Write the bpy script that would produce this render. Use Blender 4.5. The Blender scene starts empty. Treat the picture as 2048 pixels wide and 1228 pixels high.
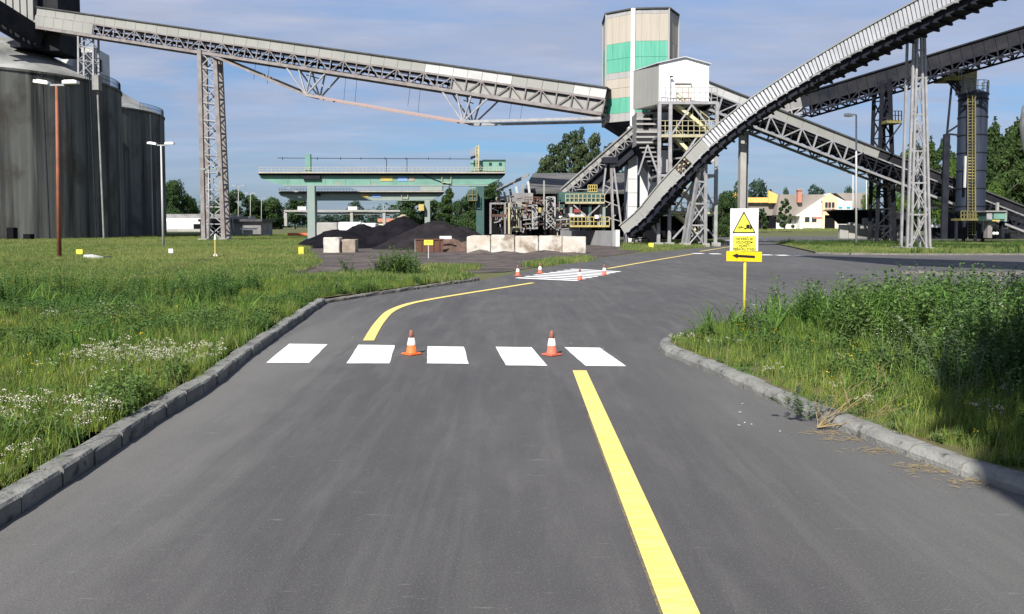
import bpy, math, random
import numpy as np
from mathutils import Vector, Matrix
random.seed(7)
rng = np.random.default_rng(7)
SC = bpy.context.scene
COL = SC.collection
# ---------------------------------------------------------------- camera, sky, sun, exposure
F, HC, HY, PITCH = 1650.0, 1.6, 452.0, math.radians(3.0)
CY = HY + F * math.tan(PITCH)
cam_d = bpy.data.cameras.new('camera'); cam = bpy.data.objects.new('camera', cam_d); COL.objects.link(cam)
cam.location = (0, 0, HC); cam.rotation_euler = (math.pi / 2 - PITCH, 0, 0)
cam_d.sensor_width = 36; cam_d.lens = 36 * F / 2048; cam_d.shift_y = -(614 - CY) / 2048
cam_d.clip_start = 0.05; cam_d.clip_end = 6000
SC.camera = cam
SUN_AZ, SUN_EL = math.radians(-157), math.radians(41)      # azimuth from +Y towards +X, of the direction to the sun
TS = Vector((math.sin(SUN_AZ) * math.cos(SUN_EL), math.cos(SUN_AZ) * math.cos(SUN_EL), math.sin(SUN_EL)))
sl = bpy.data.lights.new('sun', 'SUN'); sl.energy = 5.0; sl.angle = math.radians(0.5); sl.color = (1.0, 0.955, 0.88)
so = bpy.data.objects.new('sun', sl); COL.objects.link(so); so.location = (0, 0, 60)
so.rotation_euler = (-TS).to_track_quat('-Z', 'Y').to_euler()
W = bpy.data.worlds.new("World"); SC.world = W; W.use_nodes = True
def world():
    nt = W.node_tree; nt.nodes.clear(); N = nt.nodes.new; L = nt.links.new
    sky = N('ShaderNodeTexSky'); sky.sky_type = 'NISHITA'; sky.sun_disc = False
    sky.sun_elevation = SUN_EL; sky.sun_rotation = SUN_AZ; sky.air_density = 1.15; sky.dust_density = 0.9; sky.ozone_density = 2.2
    bg = N('ShaderNodeBackground'); bg.inputs[1].default_value = 0.088
    tc = N('ShaderNodeTexCoord')
    # thin streaky cloud sheet: project the direction on a plane overhead
    sep = N('ShaderNodeSeparateXYZ'); L(tc.outputs['Generated'], sep.inputs[0])
    zc = N('ShaderNodeMath'); zc.operation = 'MAXIMUM'; L(sep.outputs[2], zc.inputs[0]); zc.inputs[1].default_value = 0.0
    za = N('ShaderNodeMath'); za.operation = 'ADD'; L(zc.outputs[0], za.inputs[0]); za.inputs[1].default_value = 0.10
    dx = N('ShaderNodeMath'); dx.operation = 'DIVIDE'; L(sep.outputs[0], dx.inputs[0]); L(za.outputs[0], dx.inputs[1])
    dy = N('ShaderNodeMath'); dy.operation = 'DIVIDE'; L(sep.outputs[1], dy.inputs[0]); L(za.outputs[0], dy.inputs[1])
    cb = N('ShaderNodeCombineXYZ'); L(dx.outputs[0], cb.inputs[0]); L(dy.outputs[0], cb.inputs[1])
    mp = N('ShaderNodeMapping'); mp.inputs['Scale'].default_value = (0.55, 1.1, 1); mp.inputs['Rotation'].default_value = (0, 0, 0.25)
    mp.inputs['Location'].default_value = (3.1, 1.7, 0)
    L(cb.outputs[0], mp.inputs[0])
    n1 = N('ShaderNodeTexNoise'); n1.inputs['Scale'].default_value = 0.9; n1.inputs['Detail'].default_value = 9; n1.inputs['Roughness'].default_value = 0.55
    n1.inputs['Distortion'].default_value = 0.5
    L(mp.outputs[0], n1.inputs[0])
    n2 = N('ShaderNodeTexNoise'); n2.inputs['Scale'].default_value = 3.2; n2.inputs['Detail'].default_value = 7; n2.inputs['Roughness'].default_value = 0.6
    L(mp.outputs[0], n2.inputs[0])
    r1 = N('ShaderNodeMapRange'); r1.inputs[1].default_value = 0.31; r1.inputs[2].default_value = 0.50; L(n1.outputs[0], r1.inputs[0])
    r2 = N('ShaderNodeMapRange'); r2.inputs[1].default_value = 0.3; r2.inputs[2].default_value = 0.7; r2.inputs[3].default_value = 0.62; r2.inputs[4].default_value = 1.0; L(n2.outputs[0], r2.inputs[0])
    mu = N('ShaderNodeMath'); mu.operation = 'MULTIPLY'; L(r1.outputs[0], mu.inputs[0]); L(r2.outputs[0], mu.inputs[1])
    # fades to clear air in the last degrees above the horizon
    hz = N('ShaderNodeMapRange'); hz.inputs[1].default_value = 0.0; hz.inputs[2].default_value = 0.16; hz.inputs[3].default_value = 0.35; hz.inputs[4].default_value = 1.0; L(sep.outputs[2], hz.inputs[0])
    m2 = N('ShaderNodeMath'); m2.operation = 'MULTIPLY'; L(mu.outputs[0], m2.inputs[0]); L(hz.outputs[0], m2.inputs[1])
    m3 = N('ShaderNodeMath'); m3.operation = 'MULTIPLY'; L(m2.outputs[0], m3.inputs[0]); m3.inputs[1].default_value = 1.0
    hs = N('ShaderNodeHueSaturation'); hs.inputs['Saturation'].default_value = 1.0; hs.inputs['Value'].default_value = 1.0; L(sky.outputs[0], hs.inputs['Color'])
    # the horizon of the photograph is a soft blue, not white
    tint = N('ShaderNodeMixRGB'); tint.blend_type = 'MULTIPLY'; tint.inputs[0].default_value = 1.0
    hr = N('ShaderNodeMapRange'); hr.inputs[1].default_value = 0.0; hr.inputs[2].default_value = 0.30; L(sep.outputs[2], hr.inputs[0])
    hc = N('ShaderNodeMixRGB'); hc.inputs[1].default_value = (0.33, 0.47, 0.74, 1); hc.inputs[2].default_value = (0.50, 0.74, 0.98, 1); L(hr.outputs[0], hc.inputs[0])
    L(hs.outputs[0], tint.inputs[1]); L(hc.outputs[0], tint.inputs[2])
    n3 = N('ShaderNodeTexNoise'); n3.inputs['Scale'].default_value = 1.7; n3.inputs['Detail'].default_value = 8; n3.inputs['Roughness'].default_value = 0.6; L(mp.outputs[0], n3.inputs[0])
    r3 = N('ShaderNodeMapRange'); r3.inputs[1].default_value = 0.44; r3.inputs[2].default_value = 0.66; r3.inputs[4].default_value = 0.9; L(n3.outputs[0], r3.inputs[0])
    cc = N('ShaderNodeMixRGB'); L(r3.outputs[0], cc.inputs[0]); cc.inputs[1].default_value = (2.95, 3.3, 4.35, 1); cc.inputs[2].default_value = (3.8, 4.05, 5.1, 1)
    mx = N('ShaderNodeMixRGB'); L(m3.outputs[0], mx.inputs[0]); L(tint.outputs[0], mx.inputs[1]); L(cc.outputs[0], mx.inputs[2])
    L(mx.outputs[0], bg.inputs[0])
    out = N('ShaderNodeOutputWorld'); L(bg.outputs[0], out.inputs[0])
world()
SC.view_settings.view_transform = 'Standard'; SC.view_settings.look = 'None'
SC.view_settings.exposure = 0.70; SC.view_settings.gamma = 1; SC.view_settings.use_curve_mapping = False
SC.render.engine = 'CYCLES'
SC.cycles.max_bounces = 5; SC.cycles.diffuse_bounces = 2; SC.cycles.glossy_bounces = 2; SC.cycles.transmission_bounces = 2; SC.cycles.transparent_max_bounces = 4
SC.cycles.use_denoising = True

# ---------------------------------------------------------------- from the picture to the place
def ray(x, y):
    u = (x - 1024) / F; v = (y - CY) / F; c, s = math.cos(PITCH), math.sin(PITCH)
    return Vector((u, c - v * s, -s - v * c))
def at(x, y, Y):
    d = ray(x, y); k = Y / d.y
    return Vector((0, 0, HC)) + d * k
def gp(x, y, z=0.0):
    d = ray(x, y); k = (z - HC) / d.z
    return Vector((0, 0, HC)) + d * k
def lerp(a, b, t): return a + (b - a) * t

# ---------------------------------------------------------------- materials
MATS = {}
def mat(name, col, rough=0.7, col2=None, scale=1.5, stretch=(1, 1, 1), metal=0.0, bump=0.0, bscale=30, lo=0.35, hi=0.65, spec=0.3, detail=6, col3=None, s3=8.0, f3=0.5, emit=0):
    if name in MATS: return MATS[name]
    m = bpy.data.materials.new(name); m.use_nodes = True; nt = m.node_tree; N = nt.nodes.new; L = nt.links.new
    b = nt.nodes['Principled BSDF']; b.inputs['Roughness'].default_value = rough; b.inputs['Metallic'].default_value = metal
    b.inputs['Specular IOR Level'].default_value = spec
    b.inputs['Base Color'].default_value = (*col, 1)
    g = N('ShaderNodeNewGeometry')
    if col2 is not None:
        mp = N('ShaderNodeMapping'); mp.inputs['Scale'].default_value = stretch; L(g.outputs['Position'], mp.inputs[0])
        n = N('ShaderNodeTexNoise'); n.inputs['Scale'].default_value = scale; n.inputs['Detail'].default_value = detail; n.inputs['Roughness'].default_value = 0.62
        L(mp.outputs[0], n.inputs[0])
        r = N('ShaderNodeMapRange'); r.inputs[1].default_value = lo; r.inputs[2].default_value = hi; L(n.outputs[0], r.inputs[0])
        mx = N('ShaderNodeMixRGB'); L(r.outputs[0], mx.inputs[0]); mx.inputs[1].default_value = (*col, 1); mx.inputs[2].default_value = (*col2, 1)
        res = mx.outputs[0]
        if col3 is not None:
            n3 = N('ShaderNodeTexNoise'); n3.inputs['Scale'].default_value = s3; n3.inputs['Detail'].default_value = 5; L(mp.outputs[0], n3.inputs[0])
            r3 = N('ShaderNodeMapRange'); r3.inputs[1].default_value = f3; r3.inputs[2].default_value = f3 + 0.12; L(n3.outputs[0], r3.inputs[0])
            m3 = N('ShaderNodeMixRGB'); L(r3.outputs[0], m3.inputs[0]); L(res, m3.inputs[1]); m3.inputs[2].default_value = (*col3, 1); res = m3.outputs[0]
        L(res, b.inputs['Base Color'])
    if bump:
        nb = N('ShaderNodeTexNoise'); nb.inputs['Scale'].default_value = bscale; nb.inputs['Detail'].default_value = 4; L(g.outputs['Position'], nb.inputs[0])
        bp = N('ShaderNodeBump'); bp.inputs['Strength'].default_value = bump; bp.inputs['Distance'].default_value = 0.02; L(nb.outputs[0], bp.inputs['Height']); L(bp.outputs[0], b.inputs['Normal'])
    MATS[name] = m; return m
def leafmat(name, a, b_, c, ws=0.5, tr=0.35):
    m = bpy.data.materials.new(name); m.use_nodes = True; nt = m.node_tree; N = nt.nodes.new; L = nt.links.new
    nt.nodes.remove(nt.nodes['Principled BSDF'])
    g = N('ShaderNodeNewGeometry'); n = N('ShaderNodeTexNoise'); n.inputs['Scale'].default_value = ws; n.inputs['Detail'].default_value = 4; L(g.outputs['Position'], n.inputs[0])
    r = N('ShaderNodeMapRange'); r.inputs[1].default_value = 0.4; r.inputs[2].default_value = 0.6; L(n.outputs[0], r.inputs[0])
    mx = N('ShaderNodeMixRGB'); L(r.outputs[0], mx.inputs[0]); mx.inputs[1].default_value = (*a, 1); mx.inputs[2].default_value = (*b_, 1)
    oi = N('ShaderNodeObjectInfo'); rr = N('ShaderNodeMapRange'); rr.inputs[1].default_value = 0.35; rr.inputs[2].default_value = 1.0; rr.inputs[3].default_value = 0; rr.inputs[4].default_value = 0.75; L(oi.outputs['Random'], rr.inputs[0])
    m2 = N('ShaderNodeMixRGB'); L(rr.outputs[0], m2.inputs[0]); L(mx.outputs[0], m2.inputs[1]); m2.inputs[2].default_value = (*c, 1)
    ri = N('ShaderNodeMapRange'); ri.inputs[3].default_value = 0.65; ri.inputs[4].default_value = 1.35; L(g.outputs['Random Per Island'], ri.inputs[0])
    hv = N('ShaderNodeHueSaturation'); L(m2.outputs[0], hv.inputs['Color']); L(ri.outputs[0], hv.inputs['Value'])
    d = N('ShaderNodeBsdfDiffuse'); t = N('ShaderNodeBsdfTranslucent'); L(hv.outputs[0], d.inputs[0]); L(hv.outputs[0], t.inputs[0])
    ms = N('ShaderNodeMixShader'); ms.inputs[0].default_value = tr; L(d.outputs[0], ms.inputs[1]); L(t.outputs[0], ms.inputs[2])
    L(ms.outputs[0], nt.nodes['Material Output'].inputs[0]); MATS[name] = m; return m

def asphalt_mat():
    m = bpy.data.materials.new('asphalt'); m.use_nodes = True; nt = m.node_tree; N = nt.nodes.new; L = nt.links.new
    b = nt.nodes['Principled BSDF']; b.inputs['Roughness'].default_value = 0.82; b.inputs['Specular IOR Level'].default_value = 0.25
    g = N('ShaderNodeNewGeometry')
    def noise(sc, st=(1, 1, 1), det=6, rot=0, dist=0):
        mp = N('ShaderNodeMapping'); mp.inputs['Scale'].default_value = st; mp.inputs['Rotation'].default_value = (0, 0, rot); L(g.outputs['Position'], mp.inputs[0])
        n = N('ShaderNodeTexNoise'); n.inputs['Scale'].default_value = sc; n.inputs['Detail'].default_value = det; n.inputs['Roughness'].default_value = 0.65; n.inputs['Distortion'].default_value = dist; L(mp.outputs[0], n.inputs[0]); return n.outputs[0]
    def rng_(s, a, b2, c=0., d=1.):
        r = N('ShaderNodeMapRange'); r.inputs[1].default_value = a; r.inputs[2].default_value = b2; r.inputs[3].default_value = c; r.inputs[4].default_value = d; L(s, r.inputs[0]); return r.outputs[0]
    def mix(f, a, b2, mode='MIX'):
        x = N('ShaderNodeMixRGB'); x.blend_type = mode
        if isinstance(f, float): x.inputs[0].default_value = f
        else: L(f, x.inputs[0])
        for i, v in ((1, a), (2, b2)):
            if isinstance(v, tuple): x.inputs[i].default_value = (*v, 1)
            else: L(v, x.inputs[i])
        return x.outputs[0]
    c = mix(rng_(noise(0.35, (1, 0.35, 1), 8, 0.15, 0.6), 0.35, 0.66), (0.063, 0.061, 0.062), (0.100, 0.096, 0.095))
    c = mix(rng_(noise(1.6, (1, 0.5, 1), 7), 0.40, 0.66, 0, 0.7), c, (0.060, 0.058, 0.060))
    c = mix(rng_(noise(2.6, (1.6, 0.22, 1), 6, -0.1), 0.50, 0.74, 0, 0.32), c, (0.165, 0.158, 0.152))     # dusty wheel streaks
    sp = N('ShaderNodeSeparateXYZ'); L(g.outputs['Position'], sp.inputs[0])
    def add(a, b2, mul=1.0):
        x = N('ShaderNodeMath'); x.operation = 'MULTIPLY_ADD'; L(b2, x.inputs[0]); x.inputs[1].default_value = mul; L(a, x.inputs[2]); return x.outputs[0]
    xd = add(sp.outputs[0], noise(0.8, (1, .5, 1), 6), 1.3)
    def both(a, b2):
        x = N('ShaderNodeMath'); x.operation = 'MULTIPLY'; L(a, x.inputs[0]); L(b2, x.inputs[1]); return x.outputs[0]
    nearY = rng_(sp.outputs[1], 11, 17, 1, 0)
    c = mix(both(rng_(xd, -0.9, -2.1, 0, .62), nearY), c, (0.155, 0.152, 0.142))        # pale dust washed to the left kerb
    c = mix(both(rng_(xd, 1.9, 3.0, 0, .5), rng_(sp.outputs[1], 9, 12, 1, 0)), c, (0.135, 0.135, 0.128))
    tr = rng_(noise(3.4, (1, 0.035, 1), 4, 0.02, 0.1), 0.53, 0.70, 0, 0.24); c = mix(tr, c, (0.15, 0.146, 0.14))                # long tyre tracks
    td = rng_(noise(2.1, (1, 0.045, 1), 4, -0.03, 0.1), 0.56, 0.68, 0, 0.5); c = mix(td, c, (0.052, 0.050, 0.052))
    c = mix(rng_(noise(9, (0.4, 2.6, 1), 3), 0.66, 0.72, 0, 0.5), c, (0.20, 0.19, 0.185))           # short scuffs
    c = mix(rng_(noise(110, det=2), 0.58, 0.72, 0, 0.75), c, (0.21, 0.205, 0.20))                          # pale aggregate
    c = mix(rng_(noise(70, det=3), 0.25, 0.45, 0.7, 0.0), c, (0.045, 0.044, 0.046))
    L(c, b.inputs['Base Color'])
    bp = N('ShaderNodeBump'); bp.inputs['Strength'].default_value = 0.35; bp.inputs['Distance'].default_value = 0.01; L(noise(85, det=4), bp.inputs['Height']); L(bp.outputs[0], b.inputs['Normal'])
    return m
M = {}
M['asphalt'] = asphalt_mat()
M['soil'] = mat('meadow_soil', (0.075, 0.082, 0.028), 0.95, (0.115, 0.095, 0.045), 0.5, bump=0.4, bscale=6, col3=(0.07, 0.11, 0.03), s3=1.5)
M['yard'] = mat('coal_yard_dirt', (0.052, 0.042, 0.040), 0.95, (0.12, 0.095, 0.085), 0.35, (1, 2.2, 1), bump=0.5, bscale=5, col3=(0.03, 0.027, 0.029), s3=1.1, f3=0.50)
M['coal'] = mat('coal', (0.006, 0.006, 0.008), 0.9, (0.013, 0.012, 0.015), 1.2, bump=0.9, bscale=9, spec=.04)
M['coal_dusty'] = mat('dusty_coal', (0.015, 0.0135, 0.0155), 0.9, (0.026, 0.023, 0.025), 1.2, bump=0.9, bscale=9, spec=.04)
M['sand'] = mat('sandstone', (0.33, 0.25, 0.19), 0.95, (0.42, 0.34, 0.27), 1, bump=0.8, bscale=5)
M['white_paint'] = mat('road_white', (0.80, 0.80, 0.79), 0.7, (0.70, 0.70, 0.69), 6, (1, 3, 1), bump=0.2, bscale=60, lo=0.5, hi=0.8)
M['yellow_paint'] = mat('road_yellow', (0.72, 0.545, 0.13), 0.7, (0.74, 0.60, 0.22), 5, (1, 8, 1), bump=0.3, bscale=60, lo=0.4, hi=0.6)
M['yellow_thin'] = mat('road_yellow_overspray', (0.22, 0.17, 0.07), 0.8, (0.10, 0.095, 0.09), 60, lo=0.4, hi=0.55)
M['kerb'] = mat('kerb_concrete', (0.235, 0.235, 0.22), 0.9, (0.14, 0.14, 0.133), 3, bump=0.5, bscale=40, col3=(0.075, 0.075, 0.07), s3=9, f3=0.57, spec=.1)
M['kerb_old'] = mat('old_kerb', (0.12, 0.115, 0.105), 0.9, (0.20, 0.185, 0.16), 3, bump=0.6, bscale=30)
M['concrete'] = mat('concrete', (0.36, 0.35, 0.33), 0.9, (0.27, 0.26, 0.25), 0.8, (1, 1, .5), bump=0.3, bscale=12)
M['concrete_pale'] = mat('pale_concrete', (0.54, 0.52, 0.49), 0.9, (0.45, 0.40, 0.33), 0.9, bump=0.5, bscale=10, col3=(0.24, 0.19, 0.15), s3=1.3, f3=0.52)
M['grey_wall'] = mat('grey_wall', (0.30, 0.30, 0.31), 0.9, (0.23, 0.23, 0.23), 0.9, bump=0.2)
M['concrete_white'] = mat('white_concrete', (0.62, 0.62, 0.63), 0.85, (0.52, 0.52, 0.52), 0.9, (1, 1, .3))
M['steel'] = mat('galvanised_steel', (0.34, 0.34, 0.355), 0.6, (0.24, 0.235, 0.24), 1.5, metal=0.15)
M['steel_rusty'] = mat('rusty_grey_steel', (0.25, 0.235, 0.235), 0.75, (0.17, 0.145, 0.14), 1.2)
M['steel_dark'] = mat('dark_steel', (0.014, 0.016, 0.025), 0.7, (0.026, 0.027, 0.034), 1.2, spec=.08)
M['dusty_shaded_black'] = mat('dusted_shaded_sheet', (0.014, 0.016, 0.022), 0.8, (0.032, 0.031, 0.034), 0.6, (1, 1, 1), spec=.08)  # coal-dust black; also carries the shade on the right-hand galleries
M['pink_steel'] = mat('pink_primer_steel', (0.34, 0.235, 0.225), 0.7, (0.28, 0.245, 0.24), 1)
M['sheet'] = mat('pale_sheet', (0.285, 0.285, 0.265), 0.6, (0.245, 0.245, 0.232), 0.35)
M['sheet_bright'] = mat('bright_sheet', (0.50, 0.50, 0.49), 0.5, (0.40, 0.40, 0.395), 0.5)
M['sheet_rib'] = mat('ribbed_sheet', (0.50, 0.51, 0.54), 0.45, (0.42, 0.43, 0.45), 0.8, metal=0.1)
M['sheet_old'] = mat('old_sheet', (0.26, 0.255, 0.25), 0.8, (0.16, 0.155, 0.155), 0.9)
M['roof_dark'] = mat('dark_roof_edge', (0.05, 0.05, 0.055), 0.8, (0.09, 0.09, 0.09), 1)
M['belt'] = mat('belt_rubber', (0.02, 0.02, 0.022), 0.8, (0.05, 0.045, 0.045), 2)
M['beige'] = mat('beige_cladding', (0.40, 0.355, 0.295), 0.7, (0.34, 0.31, 0.27), 1.6, (2, 2, .15), lo=.4, hi=.7)
M['teal_clad'] = mat('green_cladding', (0.075, 0.32, 0.225), 0.6, (0.13, 0.37, 0.275), 2.2, (2, 2, .12), lo=.4, hi=.65)
M['grey_clad'] = mat('grey_cladding', (0.34, 0.335, 0.33), 0.7, (0.29, 0.28, 0.275), 2.2, (2, 2, .15))
M['white_clad'] = mat('white_cladding', (0.82, 0.82, 0.82), 0.5, (0.76, 0.76, 0.76), 0.8)
M['door_paint'] = mat('faded_door', (0.62, 0.60, 0.52), 0.7, (0.66, 0.42, 0.42), 2.4, lo=.5, hi=.65)
M['crane'] = mat('mint_steel', (0.165, 0.32, 0.26), 0.6, (0.12, 0.245, 0.20), 0.8, col3=(0.28, 0.26, 0.2), s3=1.2, f3=0.66)
M['crane_pale'] = mat('pale_mint_steel', (0.20, 0.27, 0.245), 0.7, (0.24, 0.27, 0.255), 0.9)
M['deck'] = mat('walkway_deck', (0.40, 0.36, 0.30), 0.8, (0.30, 0.28, 0.24), 2)
M['yellow'] = mat('yellow_steel', (0.48, 0.38, 0.10), 0.6, (0.36, 0.30, 0.13), 1.2)
M['yellow_pale'] = mat('faded_yellow_steel', (0.44, 0.40, 0.23), 0.7, (0.33, 0.30, 0.20), 1.4)
M['yellow_dark'] = mat('dark_yellow_steel', (0.22, 0.19, 0.06), 0.7, (0.12, 0.11, 0.06), 1.4)  # darker tone of the yellow steel
M['teal_dark'] = mat('dark_teal_steel', (0.03, 0.075, 0.07), 0.7, (0.05, 0.10, 0.09), 1)
M['rust'] = mat('rust', (0.115, 0.05, 0.034), 0.85, (0.065, 0.042, 0.036), 1.5)
M['orange_pole'] = mat('red_oxide_paint', (0.33, 0.105, 0.055), 0.7, (0.20, 0.085, 0.055), 2)
M['lamp_white'] = mat('lamp_housing', (0.80, 0.80, 0.78), 0.5)
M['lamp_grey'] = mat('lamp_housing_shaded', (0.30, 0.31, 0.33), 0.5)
M['black'] = mat('black_paint', (0.012, 0.012, 0.012), 0.6)
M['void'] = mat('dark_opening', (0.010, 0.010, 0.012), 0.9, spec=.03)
M['sign_white'] = mat('sign_white', (0.78, 0.78, 0.78), 0.5, (0.68, 0.69, 0.72), 9, lo=.5, hi=.8)
M['sign_yellow'] = mat('sign_yellow', (0.80, 0.76, 0.06), 0.5, (0.74, 0.70, 0.09), 12)
M['sign_amber'] = mat('sign_amber', (0.85, 0.55, 0.01), 0.5, (0.80, 0.50, 0.015), 12)
M['post_yellow'] = mat('post_yellow', (0.80, 0.68, 0.06), 0.55, (0.74, 0.60, 0.08), 14, lo=.5, hi=.7)
M['cone_orange'] = mat('cone_orange', (0.80, 0.16, 0.03), 0.55, (0.70, 0.15, 0.05), 22)
M['cone_red'] = mat('cone_faded_red', (0.60, 0.13, 0.07), 0.6, (0.46, 0.13, 0.09), 22)
M['cone_tip'] = mat('cone_worn_tip', (0.38, 0.13, 0.09), 0.7, (0.20, 0.10, 0.08), 26)
M['cone_white'] = mat('cone_white', (0.78, 0.78, 0.78), 0.5, (0.62, 0.62, 0.64), 30, lo=.55, hi=.75)
M['house_white'] = mat('house_white', (0.80, 0.79, 0.74), 0.8)
M['house_cream'] = mat('house_cream', (0.74, 0.67, 0.47), 0.8)
M['house_salmon'] = mat('house_salmon', (0.80, 0.50, 0.33), 0.8)
M['house_orange'] = mat('house_orange', (0.80, 0.45, 0.14), 0.8)
M['house_roof'] = mat('house_roof', (0.27, 0.235, 0.21), 0.9, (0.22, 0.20, 0.185), 0.3)
M['glass'] = mat('dark_glass', (0.03, 0.035, 0.045), 0.15, spec=0.6)
M['brick_red'] = mat('chimney_brick', (0.45, 0.20, 0.14), 0.9)
M['blue'] = mat('blue_panel', (0.20, 0.32, 0.62), 0.6)
M['cyan'] = mat('cyan_sign', (0.02, 0.32, 0.55), 0.6)
M['tank_shaded'] = mat('shaded_blue_grey_tank', (0.020, 0.028, 0.052), 0.55, (0.045, 0.055, 0.08), 1.3, (2.5, 2.5, 0.12), metal=0.15)  # shade is put into this dark tank colour
M['bark'] = mat('bark', (0.10, 0.08, 0.06), 0.95, (0.06, 0.05, 0.04), 5)
M['tyre'] = mat('tyre', (0.02, 0.02, 0.02), 0.8)
M['dry'] = mat('dry_stalk', (0.30, 0.23, 0.115), 0.8, (0.19, 0.14, 0.07), 18)
M['stem_green'] = mat('thistle_stem', (0.10, 0.15, 0.06), 0.8)
M['litter_w'] = mat('paper', (0.42, 0.42, 0.40), 0.8)
def silo_mat():
    m = mat('weathered_silo_concrete', (0.115, 0.125, 0.12), 0.9); nt = m.node_tree; N = nt.nodes.new; L = nt.links.new; b = nt.nodes['Principled BSDF']
    g = N('ShaderNodeNewGeometry')
    def ns(sc, st, d=7):
        mp = N('ShaderNodeMapping'); mp.inputs['Scale'].default_value = st; L(g.outputs['Position'], mp.inputs[0])
        n = N('ShaderNodeTexNoise'); n.inputs['Scale'].default_value = sc; n.inputs['Detail'].default_value = d; n.inputs['Roughness'].default_value = .6; L(mp.outputs[0], n.inputs[0]); return n.outputs[0]
    def mix(s, a, b2, col, prev, mx_=1.0):
        r = N('ShaderNodeMapRange'); r.inputs[1].default_value = a; r.inputs[2].default_value = b2; r.inputs[4].default_value = mx_; L(s, r.inputs[0])
        x = N('ShaderNodeMixRGB'); L(r.outputs[0], x.inputs[0]); x.inputs[2].default_value = (*col, 1)
        if isinstance(prev, tuple): x.inputs[1].default_value = (*prev, 1)
        else: L(prev, x.inputs[1])
        return x.outputs[0]
    c = mix(ns(0.55, (1, 1, 0.035)), 0.42, 0.62, (0.018, 0.020, 0.023), (0.118, 0.122, 0.115))
    c = mix(ns(1.6, (1, 1, 0.04)), 0.5, 0.72, (0.19, 0.19, 0.165), c, 0.7)
    c = mix(ns(0.22, (1, 1, 0.8)), 0.48, 0.66, (0.042, 0.036, 0.031), c, 0.8)
    L(c, b.inputs['Base Color']); return m
M['silo'] = silo_mat()
M['silo_roof'] = mat('silo_roof', (0.33, 0.33, 0.32), 0.85, (0.10, 0.105, 0.10), 0.16, col3=(0.2, 0.2, 0.19), s3=.5)
M['leaf_round'] = leafmat('leaf_round', (0.035, 0.062, 0.024), (0.055, 0.09, 0.032), (0.045, 0.08, 0.035), 0.25, 0.2)
M['leaf_pine'] = leafmat('leaf_pine', (0.04, 0.06, 0.03), (0.075, 0.10, 0.045), (0.06, 0.08, 0.04), 0.35, 0.15)
M['leaf_light'] = leafmat('leaf_light', (0.075, 0.13, 0.03), (0.11, 0.18, 0.04), (0.09, 0.14, 0.04), 0.4, 0.35)
M['leaf_poplar'] = leafmat('leaf_poplar', (0.04, 0.07, 0.025), (0.07, 0.11, 0.035), (0.05, 0.08, 0.03), 0.3, 0.25)
M['leaf_far'] = leafmat('leaf_far', (0.035, 0.06, 0.045), (0.05, 0.085, 0.055), (0.045, 0.07, 0.05), 0.1, 0.15)
M['g_green'] = leafmat('grass_green', (0.14, 0.24, 0.038), (0.215, 0.29, 0.055), (0.26, 0.30, 0.08), 0.45, 0.4)
M['g_far'] = leafmat('far_meadow', (0.16, 0.24, 0.06), (0.22, 0.275, 0.08), (0.28, 0.29, 0.11), 0.16, 0.4)
M['g_dark'] = leafmat('herb_green', (0.075, 0.15, 0.042), (0.12, 0.19, 0.055), (0.10, 0.17, 0.06), 0.5, 0.35)
M['g_reed'] = leafmat('reed_green', (0.13, 0.25, 0.05), (0.17, 0.28, 0.065), (0.12, 0.22, 0.05), 0.8, 0.4)
M['g_dry'] = leafmat('dry_grass', (0.26, 0.25, 0.10), (0.34, 0.29, 0.15), (0.22, 0.24, 0.09), 0.8, 0.3)
M['g_grey'] = leafmat('grey_herb', (0.10, 0.15, 0.075), (0.13, 0.17, 0.10), (0.09, 0.13, 0.06), 0.8, 0.3)
M['petal_white'] = mat('white_petal', (0.72, 0.70, 0.64), 0.8)
M['petal_puff'] = mat('seed_puff', (0.52, 0.49, 0.40), 0.9)
M['petal_yellow'] = mat('yellow_petal', (0.75, 0.52, 0.03), 0.8)

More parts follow.
